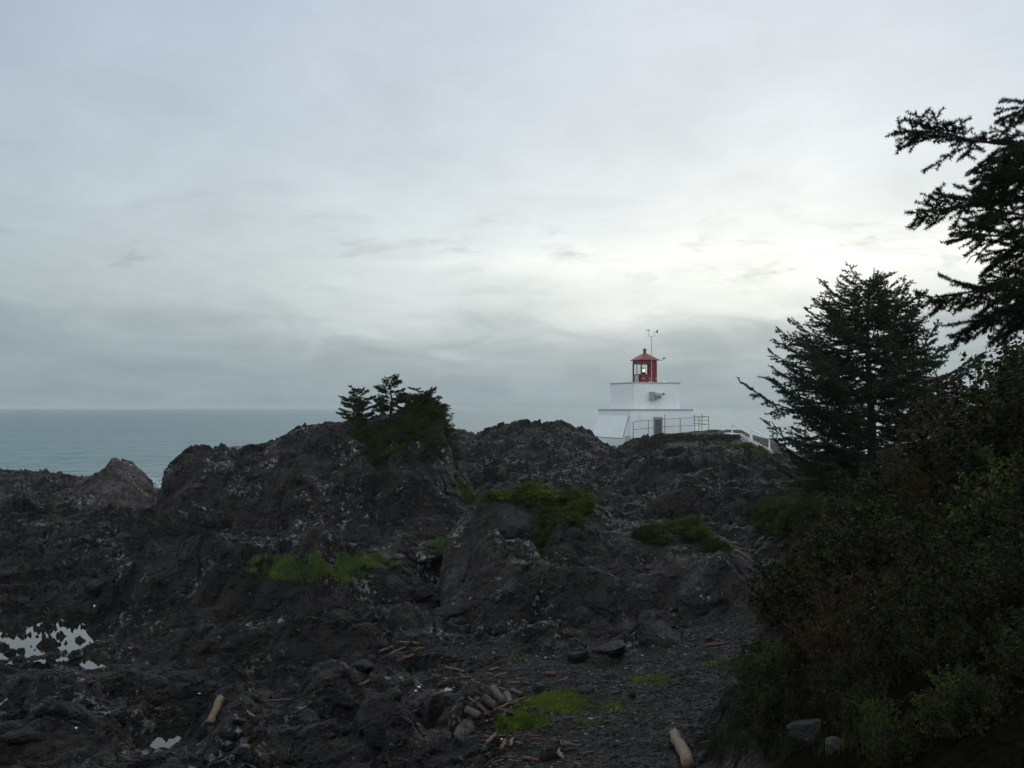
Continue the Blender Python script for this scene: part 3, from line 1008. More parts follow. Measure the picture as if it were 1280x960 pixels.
b.inputs['Base Color'].default_value = (1, .9, .7, 1)
b.inputs['Emission Color'].default_value = (1, .86, .62, 1)
b.inputs['Emission Strength'].default_value = 1.5
M['lamp'] = m

TH = math.atan(.3894)
LX, LY = 13.02, 110.0
S1, S2, SL = 7.93, 5.85, 2.06
Z0, Z1, Z2, Z3 = 6.0, 10.84, 13.86, 16.35
o2 = (S1 - S2) / 2
cl = S1 / 2
lh = empty('lighthouse', (LX, LY, 0), TH, 'squat two tiered white lighthouse with a red lantern on the rocky headland', 'lighthouse')
t = MB(); t.box(0, S1, 0, S1, Z0 - 1, Z1 - .14)
lower = t.build('lower_tier', M['white'], lh, bevel=.02)
t = MB(); t.box(-.07, S1 + .07, -.07, S1 + .07, Z1 - .138, Z1)
t.build('roof_edge', M['trim'], lower, bevel=.012)
t = MB(); t.box(o2, o2 + S2, o2, o2 + S2, Z1 + .002, Z2 - .13)
upper = t.build('upper_tier', M['white'], lh, bevel=.02)
t = MB(); t.box(o2 - .06, o2 + S2 + .06, o2 - .06, o2 + S2 + .06, Z2 - .128, Z2)
t.build('roof_edge', M['trim'], upper, bevel=.012)
# flared wedge against the left face
t = MB()
y0, y1 = .35, S1 - .02
prof = [(-.004, 10.1), (-.75, 7.66), (-.80, 7.60), (-.80, Z0 - .6), (-.004, Z0 - .6)]
vs = [(x, y, z) for y in (y0, y1) for x, z in prof]
t.add(vs, [(0, 1, 2, 3, 4), (9, 8, 7, 6, 5)] + [(i, i + 5, (i + 1) % 5 + 5, (i + 1) % 5) for i in range(5)])
wedge = t.build('sloping_buttress', M['white'], lh)
t = MB(); t.box(-.84, -.80, y0 - .02, y1, 7.58, 7.66); t.bar((-.02, y0 - .03, 10.1), (-.78, y0 - .03, 7.64), .07, .09)
t.build('edge_strip', M['trim'], wedge)
t = MB(); t.box(-.42, .02, -.06, y0 - .07, Z0 - .6, 7.9)
t.build('buttress_foot', M['trim'], lh, bevel=.02)
# doorway
dx0 = 3.0
t = MB(); t.box(dx0, dx0 + .86, -.035, -.004, 7.7, 9.72)
door = t.build('door', M['door'], lh)
t = MB(); t.box(dx0 - .12, dx0 - .005, -.10, -.003, 7.6, 9.84); t.box(dx0 + .865, dx0 + .98, -.10, -.003, 7.6, 9.84); t.box(dx0 - .12, dx0 + .98, -.13, -.003, 9.845, 9.96)
t.build('door_frame', M['grey'], door, bevel=.01)
t = MB(); t.tube([(dx0 + .74, -.036, 8.7), (dx0 + .74, -.10, 8.7), (dx0 + .62, -.10, 8.7)], .018, 6)
t.build('door_handle', M['dark_metal'], door)
# lantern
LB = cl - SL / 2
LE = LB + SL
w = .055
zs, zt = Z2 + .98, Z2 + 2.12
t = MB()
t.box(LB, LE, LB, LE, Z2 + .003, zs)
t.box(LB, LE, LB, LE, zt, Z3)
# corner and intermediate posts; the openings are glazed
def lpost(x0, x1, y0, y1):
    t.box(x0, x1, y0, y1, zs + .001, zt - .001)
for x_, y_ in ((LB, LB), (LE - .14, LB), (LB, LE - .14), (LE - .14, LE - .14)):
    lpost(x_, x_ + .14, y_, y_ + .14)
lpost(LB + 1.02, LE - .141, LB, LB + .06)           # blind panel on the near right face
lpost(LB, LB + .06, LB + 1.0, LB + 1.09)
lantern = t.build('lantern_room', M['red'], lh, bevel=.008)
def pane(x0, x1, y0, y1):
    q = MB(); q.box(x0, x1, y0, y1, zs + .002, zt - .002)
    win = q.build('window', M['glass'], lantern)
pane(LB + .142, LB + 1.018, LB + .022, LB + .034)
pane(LB + .022, LB + .034, LB + .142, LB + .998)
pane(LB + .022, LB + .034, LB + 1.092, LE - .142)
pane(LB + .142, LE - .142, LE - .034, LE - .022)
pane(LE - .034, LE - .022, LB + .142, LE - .142)
t = MB()
e = .20
zr = Z3 + .06
vs = [(LB - e, LB - e, zr), (LE + e, LB - e, zr), (LE + e, LE + e, zr), (LB - e, LE + e, zr)]
vs += [(x, y, zr + .07) for x, y, _ in vs]
hs = .20
vs += [(cl - hs, cl - hs, 17.22), (cl + hs, cl - hs, 17.22), (cl + hs, cl + hs, 17.22), (cl - hs, cl + hs, 17.22)]
t.add(vs, [(3, 2, 1, 0)] + [(i, (i + 1) % 4, 4 + (i + 1) % 4, 4 + i) for i in range(4)] + [(4 + i, 4 + (i + 1) % 4, 8 + (i + 1) % 4, 8 + i) for i in range(4)] + [(8, 9, 10, 11)])
t.box(LB + .05, LE - .05, LB + .05, LE - .05, Z3 + .002, zr - .001)
roof = t.build('lantern_roof', M['redroof'], lh)
t = MB()
t.tube([(cl, cl, 17.1), (cl, cl, 17.62)], .17, 16)
t.tube([(cl, cl, 17.621), (cl, cl, 17.67), (cl, cl, 17.78)], [.25, .27, .10], 16)
t.tube([(cl, cl, 17.781), (cl, cl, 17.86)], [.05, .05], 8)
t.build('roof_vent', M['redroof'], roof, smooth=False)
# lamp in the lantern
t = MB()
t.tube([(cl - .25, cl - .25, zs - .1), (cl - .25, cl - .25, zs + .18)], .20, 14)
t.tube([(cl - .25, cl - .25, zs + .181), (cl - .25, cl - .25, zs + .24)], .12, 14)
lb = t.build('beacon', M['dark_metal'], lh)
t = MB(); t.tube([(cl - .25, cl - .25, zs + .60), (cl - .25, cl - .25, zs + .76)], [.13, .06], 14)
t.build('lamp_cap', M['dark_metal'], lb)
t = MB()
t.tube([(cl - .25, cl - .25, zs + .241 + .36 * k / 6) for k in range(7)], [.07, .115, .135, .14, .135, .115, .07], 14)
t.build('lamp', M['lamp'], lb, smooth=True)
# fog signal box on the right face of the upper tier
fx, fy, fz = o2 + 2.15, o2, 12.30
t = MB(); t.box(fx - .28, fx + .05, fy - .72, fy - .003, fz - .42, fz + .48)
t.build('fog_horn', M['grey'], lh, bevel=.03)
hornp = [c for c in lh.children if c.name.startswith('fog_horn')][0]
t = MB()
t.tube([(fx + .051, fy - .40, fz + .05), (fx + .62, fy - .40, fz + .05), (fx + .95, fy - .40, fz)], [.42, .34, .30], 18)
t.build('horn_drum', M['grey'], hornp)
t = MB()
t.tube([(fx + .9, fy - .4, fz + .12), (fx + 1.28, fy - .45, fz + .22)], .04, 6)
t.box(fx + 1.22, fx + 1.40, fy - .55, fy - .37, fz + .12, fz + .32)
t.build('horn_sensor', M['dark_metal'], hornp)
# small fittings on the upper roof
t = MB(); t.box(LB - .42, LB - .12, LB + .3, LB + .75, Z2 + .003, Z2 + .85)
t.build('equipment_box', M['grey'], lh, bevel=.02)
t = MB()
for k in range(3):
    t = MB()
    t.box(LB + .25 + k * .8, LB + .37 + k * .8, LB - .05, LB - .002, Z2 + .42, Z2 + .52)
    t.build('vent_cover', M['white'], lantern, bevel=.01)
t = MB()
t.box(LB + .95, LB + 1.3, LB - .22, LB - .05, Z2 + .003, Z2 + .16)
t.build('step_block', M['white'], lantern, bevel=.01)
t = MB(); t.tube([(LE + .75, LB - .3, Z2 + .003), (LE + .75, LB - .3, Z2 + .10), (LE + .75, LB - .3, Z2 + .17)], [.24, .20, .07], 14)
t.build('roof_hatch', M['white'], lh)
t = MB(); t.tube([(LE + .1, LB + .1, Z3 + .08), (LE + .62, LB - .1, Z3 + .10), (LE + .85, LB - .15, Z3 + .25)], .045, 8)
t.box(LE + .72, LE + 1.0, LB - .25, LB - .06, Z3 + .25, Z3 + .40)
t.build('floodlight', M['grey'], lh)
t = MB(); t.tube([(cl - .1, LB - .30, Z3 + .33), (cl - .3, LB - .42, Z3 + .46)], .06, 8)
t.build('floodlight', M['grey'], lh)
# wind instruments
mx, my = LB + 1.12, LB - .42
ztop = 19.05
mast = empty('anemometer_mast', (LX + mx * math.cos(TH) - my * math.sin(TH), LY + mx * math.sin(TH) + my * math.cos(TH), Z2), TH,
             'thin pole with forked wind instruments beside the red lantern', 'wind mast')
t = MB(); t.tube([(0, 0, .003), (0, 0, ztop - Z2)], [.05, .032], 8); t.box(-.12, .12, -.12, .12, .002, .12)
t.build('pole', M['grey'], mast)
t = MB()
h0 = ztop - Z2
arc = [(-.42 * math.cos(a), 0, h0 + .38 - .38 * math.sin(a)) for a in [math.pi * k / 12 for k in range(13)]]
t.tube([(-.42, 0, h0 + .72)] + arc + [(.42, 0, h0 + .52)], .028, 6)
t.build('fork', M['grey'], mast)
t = MB()
for k in range(3):
    a = 2.1 * k + .4
    t.tube([(-.42, 0, h0 + .76), (-.42 + .2 * math.cos(a), .2 * math.sin(a), h0 + .76)], .012, 5)
    t.tube([(-.42 + .2 * math.cos(a), .2 * math.sin(a), h0 + .76), (-.42 + .2 * math.cos(a) + .07 * math.sin(a), .2 * math.sin(a) - .07 * math.cos(a), h0 + .76)], [.07, .02], 8)
t.build('wind_cups', M['dark_metal'], mast)
t = MB(); t.tube([(.42, 0, h0 + .60), (.30, 0, h0 + .60)], .02, 6); t.bar((.42, 0, h0 + .60), (.82, .06, h0 + .60), .02, .03); t.box(.66, .86, .04, .06, h0 + .45, h0 + .78)
t.build('wind_vane', M['dark_metal'], mast)

# pipe railing in front of the tower
def lpt(x, y):
    return Vector((LX + x * math.cos(TH) - y * math.sin(TH), LY + x * math.sin(TH) + y * math.cos(TH), 0))
fence = empty('pipe_railing', tuple(lpt(0, -.9) + Vector((0, 0, 7.8))), 0, 'weathered pipe railing running in front of the white tower base', 'railing')
org = fence.location.copy()
fp = [(-.05, -.75), (1.75, -.9), (3.75, -1.0), (5.7, -1.0), (7.55, -1.0), (8.55, -.3), (9.5, .6), (10.9, 1.4)]
tops = [9.45, 9.6, 9.72, 9.82, 9.85, 9.88, 9.9, 9.95]
P3 = []
for (x_, y_), zt_ in zip(fp, tops):
    p = lpt(x_, y_); p.z = zt_
    P3.append(p)
for k, p in enumerate(P3):
    g0 = drop(p.x, p.y).z
    t = MB(); hh = .35 if k in (4, 6) else (.5 if k == 2 else .04)
    t.tube([Vector((p.x, p.y, g0 - .2)) - org, Vector((p.x, p.y, p.z + hh)) - org], .038, 8)
    t.build('post', M['rail'], fence)
for dz_ in (0.0, -.85):
    t = MB(); t.tube([p + Vector((0, 0, dz_)) - org for p in P3], .026, 8)
    t.build('rail', M['rail'], fence)
# side run of the railing going back along the seaward side
t = MB()
for dz_ in (0.0, -.45, -.85):
    q = P3[-1] + Vector((0, 0, dz_)) - org
    t = MB()
    t.tube([q, q + Vector((-1.3, 5.5, 0))], .03, 6)
    t.build('side_rail', M['rail'], fence)

# white stairs down the right side of the knoll
sa, sb = W(920, 544, 101.5), W(960, 566, 96.5)
stair = empty('white_stairs', tuple(sb), 0, 'white wooden steps with handrails going down right of the lighthouse knoll', 'stairs')
so = sb.copy()
dirs = (sb - sa); hd = Vector((dirs.x, dirs.y, 0)).normalized(); sidev = Vector((-hd.y, hd.x, 0)) * .55
if sidev.y > 0:
    sidev = -sidev
for sgn in (-1, 1):
    t = MB(); t.bar(sa + sgn * sidev - so - Vector((0, 0, .12)), sb + sgn * sidev - so - Vector((0, 0, .12)), .06, .22)
    t.build('stringer', M['whitewood'], stair)
for k in range(11):
    p = sa.lerp(sb, (k + .5) / 11) - so + Vector((0, 0, .10))
    t = MB()
    t.bar(p - sidev * .94, p + sidev * .94, .30, .06)
    t.build('tread', M['whitewood'], stair)
for f0, f1, sgn, posts in ((0.0, .62, 1, (0.02, .60)), (.34, .93, -1, (.36, .90))):
    t = MB()
    up = Vector((0, 0, 1.02))
    t.bar(sa.lerp(sb, f0) + sgn * sidev + up - so, sa.lerp(sb, f1) + sgn * sidev + up - so, .07, .13)
    t.build('handrail', M['whitewood'], stair)
    t = MB()
    for f_ in posts:
        p = sa.lerp(sb, f_) + sgn * sidev - so
        t.bar(p - Vector((0, 0, .5)), p + up * 1.12, .13, .13)
        t.build('post', M['whitewood'], stair); t = MB()
# low landing wall joining the stairs to the tower
t = MB()
a_, b_ = P3[-1], sa
for f_ in (.2, .5, .8):
    p = a_.lerp(b_, f_); gz = drop(p.x, p.y).z
    t.bar((p.x, p.y, gz - .1), (p.x, p.y, gz + .35), .06, .06)
p = sa - hd * 1.6; gz = drop(p.x, p.y).z
t = MB(); t.bar(sa - so + Vector((0, 0, .0)), Vector((p.x, p.y, sa.z + .04)) - so, .9, .08)
t.build('landing', M['whitewood'], stair)

# ------------------------------------------------------------------ vegetation tools
rng = np.random.default_rng(7)
random.seed(11)


def unit(a):
    return a / np.maximum(np.linalg.norm(a, axis=-1, keepdims=True), 1e-9)


def blades(P0, P1, per_m, length, width, lean=.55, droop=0.0, flat=0.0, seed=1, quad=False):
    """needle-like triangles (or leaf diamonds) clothing the segments P0->P1"""
    r = np.random.default_rng(seed)
    L = np.linalg.norm(P1 - P0, axis=1)
    n = np.maximum(1, (L * per_m + r.random(len(L))).astype(int))
    i = np.repeat(np.arange(len(L)), n)
    t = r.random(len(i))
    base = P0[i] + (P1 - P0)[i] * t[:, None]
    ax = unit(P1 - P0)[i]
    rad = r.normal(size=(len(i), 3))
    rad[:, 2] *= (1 - flat)
    rad = rad - ax * (rad * ax).sum(1, keepdims=True)
    rad = unit(rad)
    d = unit(ax * lean + rad * (1 - lean * .4) + np.array([0, 0, -droop]))
    ln = length * r.uniform(.65, 1.25, len(i))
    side = unit(np.cross(d, r.normal(size=(len(i), 3))))
    w = width * r.uniform(.7, 1.3, len(i))
    if not quad:
        V = np.stack([base - side * w[:, None] / 2, base + side * w[:, None] / 2, base + d * ln[:, None]], 1)
        return V.reshape(-1, 3), np.arange(len(i) * 3).reshape(-1, 3)
    mid = base + d * (ln * .5)[:, None]
    up = np.cross(side, d) * (ln * .12)[:, None]
    V = np.stack([base, mid + side * w[:, None] / 2 + up, base + d * ln[:, None], mid - side * w[:, None] / 2 + up], 1)
    return V.reshape(-1, 3), np.arange(len(i) * 4).reshape(-1, 4)


def pad_faces(f):
    return f


class Twigs:
    def __init__(s):
        s.a, s.b = [], []
        s.wood = MB()

    def seg(s, a, b):
        s.a.append(tuple(a)); s.b.append(tuple(b))

    def arr(s):
        return np.array(s.a, dtype=float), np.array(s.b, dtype=float)


def poly_at(pts, t):
    k = t * (len(pts) - 1)
    i = min(int(k), len(pts) - 2)
    return pts[i].lerp(pts[i + 1], k - i), (pts[i + 1] - pts[i]).normalized()


def spray(tw, pts, r0, sub_step, sub_len, twig_step, twig_len, flat=.8, hang=0.15, start=.12, rnd=random, r_end=.25, wood_sides=5, sub_fn=None):
    """a conifer bough: main axis pts, side branchlets in a flattish spray, each with twigs"""
    n = len(pts)
    L = sum((pts[i + 1] - pts[i]).length for i in range(n - 1))
    tw.wood.tube(pts, [r0 * (1 - (1 - r_end) * i / (n - 1)) for i in range(n)], wood_sides)
    k = max(2, int(L * (1 - start) / sub_step))
    for i in range(n - 1):
        if i >= (n - 1) * .35:
            tw.seg(pts[i], pts[i + 1])
    for j in range(k):
        t_ = start + (1 - start) * (j + rnd.random() * .7) / k
        p, ax = poly_at(pts, min(t_, .999))
        sidev = ax.cross(Vector((0, 0, 1)))
        if sidev.length < .05:
            sidev = Vector((1, 0, 0))
        sidev.normalize()
        upv = sidev.cross(ax)
        sg = 1 if j % 2 else -1
        sgn = (sidev * sg + upv * rnd.uniform(-1, 1) * (1 - flat) * 1.6).normalized()
        prof = (sub_fn(t_) if sub_fn else (min(1, (1 - t_) * 2.2 + .18)))
        ln = sub_len * prof * rnd.uniform(.6, 1.2)
        d = (ax * .75 + sgn * .9 + Vector((0, 0, -hang * rnd.random()))).normalized()
        q = p + d * ln * .55
        d2 = (d + ax * .25 + Vector((0, 0, rnd.uniform(-.15, .22)))).normalized()
        e = q + d2 * ln * .45
        tw.wood.tube([p, q, e], [r0 * .2, r0 * .13, r0 * .06], 3, False)
        tw.seg(p.lerp(q, .25), q); tw.seg(q, e)
        m_ = int(ln / twig_step)
        for i in range(m_):
            f_ = (i + .6) / (m_ + .3)
            b_ = p.lerp(q, f_ / .55) if f_ < .55 else q.lerp(e, (f_ - .55) / .45)
            s2 = d.cross(upv).normalized() * (1 if i % 2 else -1)
            dd = (d * .8 + s2 * .75 + Vector((0, 0, rnd.uniform(-.3, .25)))).normalized()
            tl = twig_len * rnd.uniform(.6, 1.25) * (1.1 - .5 * f_)
            tw.seg(b_, b_ + dd * tl)


def finish_tree(root, tw, needle_mat, bark_mat, per_m, nl, nw, seed, trunk=None, crown='crown', limb='limbs', lean=.55):
    A, B = tw.arr()
    V, Fc = blades(A, B, per_m, nl, nw, lean=lean, seed=seed)
    o = mesh_np(crown, V, Fc, needle_mat, root)
    if tw.wood.v:
        tw.wood.build(limb, bark_mat, root, smooth=True)
    return o


# ------------------------------------------------------------------ the big spruce right of the lighthouse
rs = random.Random(5)
pg = drop(*ud(1087, 34))
base = Vector((pg.x, pg.y, pg.z - .1))
spruce = empty('spruce_tree', tuple(base), 0, 'broad conical spruce standing between the lighthouse knoll and the thicket', 'tree')
H = 15.45 - base.z
t = MB()
tp = [Vector((0.10 * math.sin(z_ * .8), 0.08 * math.cos(z_ * .6), z_)) for z_ in [H * k / 12 for k in range(13)]]
t.tube(tp, [.20 * (1 - k / 12.6) + .012 for k in range(13)], 10)
t.build('trunk', M['bark'], spruce, smooth=True)
tw = Twigs()
zz_ = .9
while zz_ < H - .05:
    down = H - zz_
    Rm = 0.30 + 1.28 * down ** .80
    if zz_ < 2.6:
        Rm *= .78 + .22 * zz_ / 2.6
    Rm = min(Rm, 4.25 if zz_ > 3.1 else 3.45)
    nb = 7 if down > 1.2 else 5
    a0 = rs.random() * 6.28
    for k in range(nb):
        az = a0 + 2 * math.pi * k / nb + rs.uniform(-.3, .3)
        Rk = Rm * rs.uniform(.72, 1.08)
        if math.cos(az) > .3:                # the right side is a little thinner
            Rk *= .88
        out = Vector((math.cos(az), math.sin(az), 0))
        rise = .10 + .55 * max(0, 1 - down / 2.6)
        p0 = poly_at(tp, min(.999, max(.02, (zz_ + rs.uniform(-.14, .14)) / H)))[0]
        pts = [p0]
        for s_ in (.25, .5, .75, 1.0):
            zoff = Rk * (rise * s_ - .16 * s_ * (1 - s_) * 2 + .14 * s_ ** 3)
            pts.append(p0 + out * Rk * s_ + Vector((rs.uniform(-.05, .05), rs.uniform(-.05, .05), zoff + rs.uniform(-.04, .04))))
        spray(tw, pts, .030 * (.4 + Rk / 4), .115, min(.80, .30 * Rk + .16), .10, .22, flat=.6, hang=.35, start=.16, rnd=rs)
    zz_ += .31 + .10 * rs.random()
# extra leaders that give the rounded ragged top
for (dx_, z0_, z1_) in ((.55, H - 2.0, H - .25), (1.25, H - 2.3, H - .30), (-.6, H - 2.0, H - .55), (1.75, H - 2.9, H - .75), (-1.35, H - 2.7, H - 1.0), (.25, H - 1.2, H - .05), (2.3, H - 3.4, H - 1.5)):
    pts = [Vector((dx_ * .35, rs.uniform(-.2, .2), z0_)), Vector((dx_ * .8, rs.uniform(-.2, .2), z0_ + (z1_ - z0_) * .5)), Vector((dx_, rs.uniform(-.2, .2), z1_))]
    spray(tw, pts, .022, .085, .42, .10, .2, flat=.2, hang=0, start=.15, rnd=rs)
finish_tree(spruce, tw, M['needle_mid'], M['bark'], 112, .068, .029, 3, lean=.5)


# ------------------------------------------------------------------ near spruce whose boughs hang in at the right
rs = random.Random(9)
TXu = 1500
tb = ud(TXu, 6.9)
near = empty('spruce_tree', (tb[0], tb[1], 9.4), 0, 'near dark spruce with heavy boughs reaching in from the right edge', 'tree')
no = Vector((tb[0], tb[1], 9.4))
t = MB()
t.tube([Vector((0, 0, -.3)), Vector((.02, 0, 1.5)), Vector((0, .02, 3.2)), Vector((.05, 0, 5.2)), Vector((0, 0, 7.0))], [.17, .14, .12, .085, .03], 12)
t.build('trunk', M['bark'], near, smooth=True)
tw = Twigs()
BOUGHS = [
    # pixel guide of each bough: (u, v, distance)
    ([(1500, 205, 6.9), (1400, 180, 6.7), (1290, 182, 6.5), (1210, 176, 6.35), (1162, 166, 6.3), (1122, 161, 6.25)], .27),
    ([(1500, 170, 6.9), (1400, 132, 6.7), (1330, 122, 6.6), (1282, 134, 6.55), (1262, 152, 6.5)], .24),
    ([(1500, 240, 6.9), (1400, 215, 6.9), (1320, 205, 6.8), (1260, 205, 6.7), (1225, 228, 6.65)], .30),
    ([(1500, 290, 6.9), (1390, 262, 6.6), (1280, 252, 6.4), (1205, 258, 6.3), (1146, 268, 6.25)], .34),
    ([(1500, 350, 6.9), (1400, 320, 7.1), (1300, 300, 7.1), (1240, 296, 7.0), (1195, 302, 7.0)], .30),
    ([(1500, 330, 6.9), (1380, 262, 7.3), (1300, 236, 7.4), (1245, 222, 7.5)], .34),
    ([(1500, 380, 6.9), (1400, 340, 6.5), (1320, 318, 6.4), (1265, 312, 6.4), (1238, 330, 6.4)], .30),
    ([(1500, 400, 6.9), (1390, 370, 6.7), (1290, 362, 6.6), (1215, 366, 6.5), (1160, 374, 6.45)], .32),
    ([(1500, 430, 6.9), (1390, 395, 7.0), (1300, 385, 6.9), (1235, 398, 6.8), (1195, 425, 6.75)], .28),
    ([(1500, 430, 6.9), (1400, 400, 6.4), (1330, 385, 6.3), (1280, 392, 6.2), (1250, 425, 6.2)], .26),
    ([(1500, 200, 6.9), (1400, 165, 6.4), (1330, 160, 6.3), (1282, 180, 6.2), (1255, 200, 6.2)], .26),
    ([(1500, 230, 6.9), (1400, 200, 7.2), (1320, 190, 7.3), (1262, 205, 7.3)], .34),
    ([(1500, 300, 6.9), (1400, 290, 6.3), (1330, 275, 6.2), (1262, 268, 6.1), (1228, 282, 6.1)], .32),
    ([(1500, 260, 6.9), (1400, 240, 6.2), (1330, 225, 6.0), (1275, 222, 6.0), (1240, 240, 6.0)], .32),
    ([(1500, 420, 6.9), (1400, 380, 7.4), (1320, 375, 7.5), (1262, 385, 7.6), (1240, 400, 7.6)], .30),
    ([(1500, 400, 6.9), (1400, 350, 6.2), (1340, 345, 6.0), (1290, 350, 6.0), (1262, 372, 6.0)], .30),
    ([(1500, 350, 6.9), (1400, 330, 7.6), (1320, 345, 7.9), (1255, 352, 8.0), (1225, 362, 8.0)], .30),
]
for guide, sl in BOUGHS:
    pts = [W(*p_) - no for p_ in guide]
    fine = []
    for i in range(len(pts) - 1):
        fine += [pts[i], pts[i].lerp(pts[i + 1], .5) + Vector((0, 0, rs.uniform(-.015, .015)))]
    fine.append(pts[-1])
    spray(tw, fine, .015, .048, sl * 1.05, .048, .11, flat=.35, hang=.45, start=.30, rnd=rs, r_end=.2,
          sub_fn=lambda t_: min(1.0, (1 - t_) * 1.9 + .28))
finish_tree(near, tw, M['needle_near'], M['bark'], 900, .023, .0052, 4, lean=.36)
t = MB()
for g_ in ([(1240, 300, 6.8), (1225, 318, 6.8), (1214, 322, 6.8), (1208, 331, 6.8)], [(1225, 318, 6.8), (1219, 330, 6.8)],
           [(1290, 330, 6.6), (1262, 370, 6.6), (1255, 410, 6.6), (1262, 432, 6.6)], [(1270, 340, 6.5), (1236, 360, 6.5), (1228, 392, 6.5)],
           [(1280, 360, 6.6), (1246, 392, 6.7), (1240, 430, 6.7)]):
    t.tube([W(*p_) - no for p_ in g_], [.006, .005, .004, .002][:len(g_)], 5)
t.build('dead_twig', M['deadwood'], near)


# ------------------------------------------------------------------ stunted spruces on the big outcrop
def stunted(u, v, d, h, rad, seed, label, top_bias=.5, lean=0.0, gap=.20, taper=1.6):
    r_ = random.Random(seed)
    x_, y_ = ud(u, d)
    p = drop(x_, y_)
    root = empty('stunted_spruce', (p.x, p.y, p.z - .05), 0, label, 'tree')
    hh = (W(u, v, d).z - p.z + .05) if h is None else h
    t = MB()
    pts = [Vector((lean * k / 6 * hh * .3 + .06 * math.sin(k * 1.7 + seed), .05 * math.cos(k * 1.3), hh * k / 6)) for k in range(7)]
    t.tube(pts, [.085 * (1 - k / 6.6) + .008 for k in range(7)], 8)
    t.build('trunk', M['bark'], root, smooth=True)
    tw = Twigs()
    z_ = hh * .16
    while z_ < hh - .04:
        f_ = z_ / hh
        Rm = rad * (1.05 - f_ ** taper * .78) * (1 if f_ > .3 else .8)
        a0 = r_.random() * 6
        for k in range(4):
            if r_.random() < .14:
                continue
            az = a0 + k * 1.57 + r_.uniform(-.4, .4)
            Rk = Rm * r_.uniform(.5, 1.2)
            out = Vector((math.cos(az), math.sin(az), 0))
            ang = r_.uniform(-.15, .45)
            p0 = poly_at(pts, min(.999, max(.05, f_ + r_.uniform(-.07, .07))))[0]
            q = [p0] + [p0 + out * Rk * s_ + Vector((lean * .2 * s_ + r_.uniform(-.05, .05), r_.uniform(-.05, .05), Rk * (ang * s_ + .15 * s_ ** 3))) for s_ in (.35, .7, 1.0)]
            spray(tw, q, .018, .10, .34 * Rk + .12, .08, .15, flat=.85, hang=.1, start=.3, rnd=r_)
        z_ += gap * r_.uniform(.7, 1.3)
    finish_tree(root, tw, M['needle_far'], M['bark'], 120, .09, .034, seed)
    return root


stunted(447, 488, 56.5, None, 1.1, 21, 'leftmost stunted spruce on the outcrop, bushy with bare sky around it', taper=3.2, gap=.16)
stunted(489, 475, 56.5, None, 1.25, 22, 'tallest stunted spruce on the outcrop, with a thin pointed top', taper=1.9, gap=.18)
stunted(519, 489, 56.8, None, 1.30, 23, 'flat topped stunted spruce leaning right on the outcrop summit', lean=.35, gap=.13, taper=4)


# ------------------------------------------------------------------ low wind-shaped bushes on the rocks
def mound_bush(name, u0, u1, v, d, h, ry, seed, label, mat, group=None, per=1.0, dome=.5, lv=.05, cat='bush', spread=1.0):
    """a low mat of twigs that follows the rock"""
    r_ = random.Random(seed)
    cx, cy = ud((u0 + u1) / 2, d)
    rx = (u1 - u0) / 2 / F * d
    c0 = drop(cx, cy)
    root = empty(name, tuple(c0), 0, label, cat, group)
    tw = Twigs()
    n = int(130 * per * max(.5, rx * ry))
    for i in range(n):
        a = r_.random() * 6.283
        q = math.sqrt(r_.random())
        wob = 1 + .25 * math.sin(a * 3 + seed) + .15 * math.sin(a * 5 + seed * 2)
        x_ = cx + rx * q * wob * math.cos(a)
        y_ = cy + ry * q * wob * math.sin(a)
        gp = drop(x_, y_)
        if abs(gp.z - c0.z) > 1.6 + h:
            continue
        hl = h * (1 - q * q * .75) * r_.uniform(.55, 1.2) * (1 + dome * math.sin(x_ * 2.1 + seed) * math.cos(y_ * 1.7))
        hl = max(hl, .10)
        out = Vector((math.cos(a) * q, math.sin(a) * q, 0)) * .6 + Vector((.25, 0, 0))
        top = gp + Vector((0, 0, hl)) + out * hl * .5 - c0
        b0 = gp - c0
        if r_.random() < .25:
            tw.wood.tube([b0 - Vector((0, 0, .1)), b0.lerp(top, .6), top], [.014, .010, .005], 4, False)
        k_ = r_.randint(4, 6)
        for j in range(k_):
            f_ = .25 + .75 * (j + r_.random()) / k_
            p = b0.lerp(top, f_)
            az = r_.random() * 6.28
            dl = Vector((math.cos(az), math.sin(az), r_.uniform(-.05, .45))) * r_.uniform(.14, .34) * spread
            e = p + dl
            tw.seg(p, e)
            s_ = Vector((-dl.y, dl.x, 0)) * .5
            tw.seg(p + dl * .45, p + dl * .8 + s_)
            tw.seg(p + dl * .45, p + dl * .8 - s_)
    finish_tree(root, tw, mat, M['stem'], 60, lv * 1.5, .034, seed, crown='foliage', limb='stems', lean=.5)
    return root


FB, NF = M['bush_far'], M['needle_far']
mound_bush('low_conifer_bush', 448, 560, 540, 55.2, .5, 1.5, 31, 'dense dark green bush mat draped over the outcrop summit below the trees', NF, per=1.6, lv=.06)
mound_bush('low_conifer_bush', 500, 562, 520, 56.6, .75, 1.0, 32, 'rounded bush crowning the right shoulder of the outcrop', NF, per=1.8, lv=.06)
mound_bush('low_conifer_bush', 452, 505, 560, 53.2, .45, 1.4, 33, 'green bush spreading down the outcrop face at left of the summit mat', NF, per=1.2)
mound_bush('low_conifer_bush', 530, 556, 585, 52.6, .25, .8, 34, 'bush patch hanging on the steep right face of the outcrop', NF, per=1.2)
mound_bush('low_conifer_bush', 566, 632, 605, 53, .4, 1.2, 35, 'green bush lying in the cleft right of the big outcrop', FB, per=1.4)
mound_bush('low_conifer_bush', 645, 690, 636, 34.4, .30, .55, 36, 'left half of the bright bush cap on the slanting outcrop', FB, per=3.2)
mound_bush('low_conifer_bush', 698, 740, 628, 34.6, .34, .55, 37, 'right half of the bright bush cap on the slanting outcrop', FB, per=3.2)
